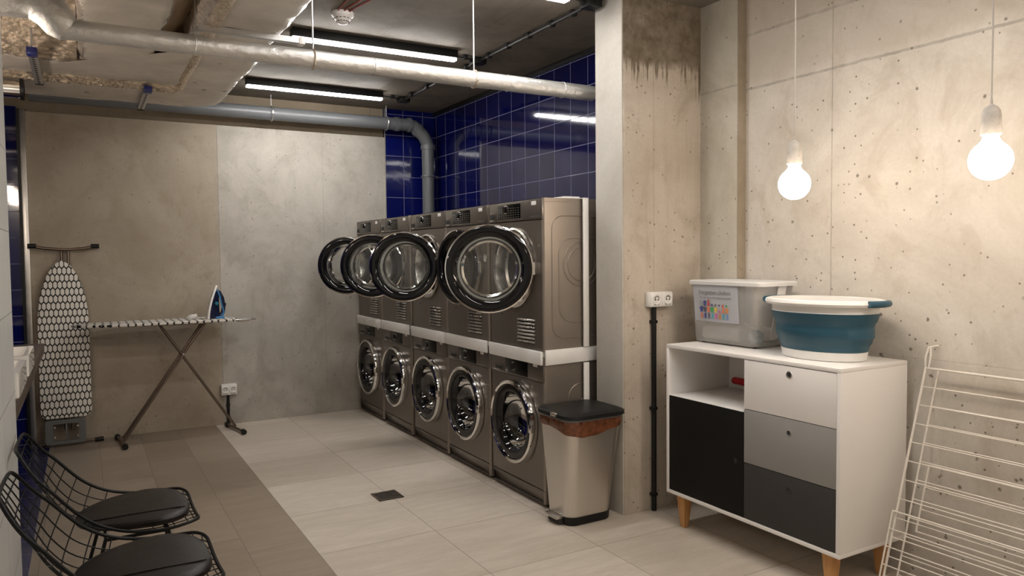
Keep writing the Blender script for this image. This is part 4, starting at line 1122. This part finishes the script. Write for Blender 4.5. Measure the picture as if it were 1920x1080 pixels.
for x, y in ((2.652, 2.845), (2.985, 2.845), (2.652, 1.975), (2.985, 1.975)):
    MB().hexa([(x-.016, y-.016, 0), (x+.016, y-.016, 0), (x+.016, y+.016, 0), (x-.016, y+.016, 0), (x-.029, y-.029, Z0-.0005), (x+.029, y-.029, Z0-.0005), (x+.029, y+.029, Z0-.0005), (x-.029, y+.029, Z0-.0005)], .004).build('leg', m_oak, cb)
tag(MB().tube([(3.005, 2.838, .728), (3.007, 2.68, .728)], .019, 16).sphere((3.005, 2.838, .728), .019, 16).build('red_bottle', plain('red_plastic', (.42, .01, .015), .35), org=(3.005, 2.76, .709)),
    'red rounded plastic object at the back of the open cabinet compartment', 'bottle')

# ------------------------------------------------------------------ clear storage box
sb = thing('storage_box', 'translucent plastic storage box with a printed sheet, left on the cabinet', 'storage box', (2.92, 2.72, .9445))
bz, tz = .952, 1.262
def ring4(z, i, r=.03): return [(u, v, z) for u, v in rrect(2.795-i, 3.020+i*.45, 2.515-i*2.0, 2.925+i*.6, r, 5)]
m = MB(); b = m.bm
R = [[b.verts.new(p) for p in ring4(z, i)] for z, i in ((bz, 0), (bz+.01, .004), (bz+.16, .012), (tz-.012, .022))]
for P_, Q_ in zip(R, R[1:]):
    for k in range(len(P_)): b.faces.new((P_[k], P_[(k+1) % len(P_)], Q_[(k+1) % len(P_)], Q_[k]))
b.faces.new(R[0][::-1])
m.build('tub', m_bin_clear, sb)
m = MB(); b = m.bm
R = [[b.verts.new(p) for p in ring4(z, i)] for z, i in ((tz-.014, .024), (tz-.014, .034), (tz+.002, .034), (tz+.008, .028), (tz+.006, .012), (tz+.002, .004))]
for P_, Q_ in zip(R, R[1:]):
    for k in range(len(P_)): b.faces.new((P_[k], P_[(k+1) % len(P_)], Q_[(k+1) % len(P_)], Q_[k]))
b.faces.new(R[-1])
m.build('lid', m_lidclear, sb)
MB().hexa([(2.885, 2.500, .985), (2.935, 2.500, .985), (2.935, 2.506, .985), (2.885, 2.506, .985), (2.895, 2.455, 1.255), (2.950, 2.455, 1.255), (2.950, 2.463, 1.255), (2.895, 2.463, 1.255)], .002).build('clip_handle', m_lidclear, sb)
for x in (2.83, 2.99):
    for y in (2.545, 2.885): MB().cyl((x, y, .9445), (x, y, bz), .010, 12).build('foot', m_dark, sb)
# printed sheet on the front
sh = thing('paper_sign', 'white printed sheet reading Forgotten clothes on the clear box', 'sign', (2.776, 2.74, 1.15))
XP = 2.7675
m = MB(); b = m.bm
g = [[b.verts.new((XP+.012*(1-j/8)*1.0+.006*max(0, (1-i/10)-.7)*3*(1-j/8), 2.905-.305*i/10, 1.060+.186*j/8)) for i in range(11)] for j in range(9)]
for j in range(8):
    for i in range(10): b.faces.new((g[j][i], g[j][i+1], g[j+1][i+1], g[j+1][i]))
bmesh.ops.solidify(b, geom=b.faces[:], thickness=.0008)
m.build('sheet', m_paper, sh)
def on_sheet(m, yc_, zc_, rx=0):
    # text XY -> world: text right = -Y, up = +Z, facing -X; follow the sheet's rake
    return m.map(lambda c: Vector((XP+.012*(1-(zc_+c.y-1.060)/.186)-.0018-c.z, yc_-c.x, zc_+c.y)))
on_sheet(text_mesh('Forgotten clothes', .030), 2.755, 1.200).build('title_text', m_ink, sh)
on_sheet(text_mesh('You can bring or take things that are here', .0125), 2.752, 1.180).build('small_text', m_ink, sh)
cols = [(.30, .33, .36), (.06, .07, .20), (.45, .06, .06), (.05, .06, .22), (.10, .10, .14), (.60, .20, .12), (.06, .35, .12), (.60, .42, .10), (.55, .12, .35), (.10, .35, .42), (.55, .25, .10), (.20, .30, .55)]
pm = [plain('print_ink', c, .7) for c in cols]
def figure(kind, y, z, mat, nm):
    if kind == 'shirt': poly = [(-.008, 0), (.008, 0), (.008, .018), (.012, .013), (.014, .019), (.006, .027), (-.006, .027), (-.014, .019), (-.012, .013), (-.008, .018)]
    elif kind == 'pants': poly = [(-.007, 0), (-.002, 0), (0, .016), (.002, 0), (.007, 0), (.0065, .029), (-.0065, .029)]
    elif kind == 'dress': poly = [(-.010, 0), (.010, 0), (.005, .02), (.006, .032), (-.006, .032), (-.005, .02)]
    else: poly = [(-.005, 0), (.005, 0), (.006, .010), (-.006, .010)]
    m = MB().prism(poly, 0, .0006)
    on_sheet(m, y, z).build(nm, pm[mat], sh)
for i, (k, c) in enumerate((('shirt', 0), ('shirt', 1), ('dress', 2), ('sock', 1), ('sock', 4), ('sock', 4), ('sock', 2), ('sock', 6))): figure(k, 2.848-.0245*i, 1.140, c, 'garment_picture')
for i, (k, c) in enumerate((('shirt', 3), ('shirt', 4), ('shirt', 5), ('shirt', 6), ('shirt', 7), ('sock', 8), ('dress', 5), ('shirt', 10))): figure(k, 2.850-.0250*i, 1.108, c, 'garment_picture')
for i, (k, c) in enumerate((('pants', 5), ('pants', 3), ('pants', 4), ('pants', 9), ('pants', 8), ('pants', 10), ('pants', 9), ('pants', 11))): figure(k, 2.848-.0250*i, 1.074, c, 'garment_picture')
# contents
def blob(name, mat, c, r, label, cat, seed, fl=1.0):
    m = MB().sphere((0, 0, 0), 1.0, 28)
    def f_(v):
        d = 1+.16*noise.noise(v*2.2+Vector((seed, 0, 0)))+.07*noise.noise(v*6+Vector((seed, 0, 0)))
        z = v.z*r[2]*d; z = max(z, -r[2]*.8*fl)
        return Vector((c[0]+v.x*r[0]*d, c[1]+v.y*r[1]*d, c[2]+z+r[2]*.8*fl))
    return tag(m.map(f_).build(name, mat, org=c, angle=80), label, cat)
m = MB(); m.box(2.815, 2.945, 2.64, 2.895, bz+.012, bz+.085, .018, 4)
m.map(lambda c: c+Vector((.004*noise.noise(c*18), .005*noise.noise(c*15+Vector((3, 0, 0))), (.006*noise.noise(c*14))*(1 if c.z > bz+.03 else 0))))
tag(m.build('folded_towel', m_cloth, org=(2.9, 2.76, bz+.012), angle=60), 'folded white towel at the front inside the clear box', 'towel')
blob('white_cloth', m_cloth, (2.985, 2.62, bz+.012), (.028, .07, .040), 'crumpled white cloth at the back inside the clear box', 'cloth', 2)
blob('blue_cloth', m_bluecloth, (2.86, 2.565, bz+.012), (.038, .034, .036), 'small bundled pale blue cloth in the near corner of the clear box', 'cloth', 5)
blob('pink_sock', plain('pale_pink_cotton', (.70, .50, .42), .9), (2.845, 2.905-.015, bz+.10), (.014, .012, .014), 'small pale pink sock on the folded towel in the clear box', 'sock', 9)

# ------------------------------------------------------------------ collapsible laundry basket
bk = thing('laundry_basket', 'oval collapsible basket, teal sides and white rim, right on the cabinet', 'laundry basket', (2.85, 2.175, .944))
bc = (2.838, 2.165, .9445)
SX, SY = .72, 1.0       # oval: long side along Y
def ov(prof, nm, mat, close=False): return MB().lathe(prof, bc, (0, 0, 1), 56, SX, SY, close).build(nm, mat, bk)
ov([(0, 0), (.185, 0), (.192, .004), (.197, .038), (.190, .040), (0, .040)], 'base', m_whiteplast)
ov([(.197, .040), (.199, .048), (.206, .066), (.213, .074), (.216, .092), (.2235, .100), (.224, .132), (.2215, .140), (.226, .158), (.234, .168), (.244, .196), (.248, .204), (.244, .205), (.232, .190), (.22, .15), (.212, .10), (.20, .07), (.19, .046)], 'collapsible_wall', m_teal, True)
ov([(.245, .203), (.240, .208), (.243, .232), (.250, .238), (.270, .236), (.277, .246), (.272, .258), (.256, .262), (.240, .258), (.235, .230), (.235, .203)], 'rim', m_whiteplast, True)
for s_ in (1, -1):
    m = MB(); pts = []
    for k in range(13):
        a = (PI/2 if s_ > 0 else -PI/2)+math.radians(-19+38*k/12)
        pts.append((bc[0]+.280*SX*math.cos(a)*1.0, bc[1]+.280*SY*math.sin(a), bc[2]+.2485))
    g = m.tube(pts, .0145, 12).build('handle_grip', m_teal, bk)

# ------------------------------------------------------------------ drying rack leaning on the right wall
rk = thing('drying_rack', 'white wire clothes drying rack folded and leaning on the right wall', 'drying rack', (2.8, 1.4, 0))
ya, yb_ = 1.815, .62
def pl(s_, off=0.0):     # s_ along the slope 0..1 -> (x, z); off pushes towards the wall
    return (2.745+.300*s_+off, .012+.925*s_)
def rodY(m, s_, off, y0, y1, r=.0026): x, z = pl(s_, off); m.tube([(x, y0, z), (x, y1, z)], r, 6)
def wing(s0, s1, off, y0, y1, n, rr, hook=False):
    m = MB()
    a, c = pl(s0, off), pl(s1, off)
    loop = [(a[0], y0-.02, a[1]), (a[0], y0, a[1]), (c[0], y0, c[1]), (c[0], y0-.02, c[1]), (c[0], y1+.02, c[1]), (c[0], y1, c[1]), (a[0], y1, a[1]), (a[0], y1+.02, a[1])]
    m.tube([(a[0], y0, a[1]), (c[0], y0, c[1])], rr, 8); m.tube([(a[0], y1, a[1]), (c[0], y1, c[1])], rr, 8)
    m.tube([(a[0], y0, a[1]), (a[0], y1, a[1])], rr, 8); m.tube([(c[0], y0, c[1]), (c[0], y1, c[1])], rr, 8)
    w = m.build('rack_wing', m_whitewire, rk)
    m = MB()
    for k in range(1, n): rodY(m, s0+(s1-s0)*k/n, off, y0, y1, .0024)
    m.build('hanging_rods', m_whitewire, w)
    return w
wing(.02, .985, -.012, ya, yb_, 12, .0050)
wing(.03, .978, .022, ya-.035, yb_+.05, 12, .0038)
wing(.28, .56, .075, ya-.045, yb_+.08, 3, .0036)
wing(.00, .37, -.024, ya+.010, yb_-.01, 5, .0036)
m = MB()
for y in (ya, yb_):
    c = pl(.985, -.012)
    m.tube([(c[0], y, c[1]), (c[0]+.010, y+.008, c[1]+.04), (c[0]+.024, y+.002, c[1]+.085), (3.094, y-.012, c[1]+.090)], .0042, 8)
    m.tube([(c[0], y-.012, c[1]), (c[0]+.018, y-.010, c[1]+.05), (c[0]+.026, y-.006, c[1]+.088)], .0034, 8)
m.build('support_hook', m_whitewire, rk)
for y in (ya+.012, yb_-.01):
    MB().tube([(pl(0, -.034)[0], y, pl(0, -.034)[1]), (pl(0, -.034)[0]-.006, y, .006)], .0055, 8).build('foot', m_whitewire, rk)
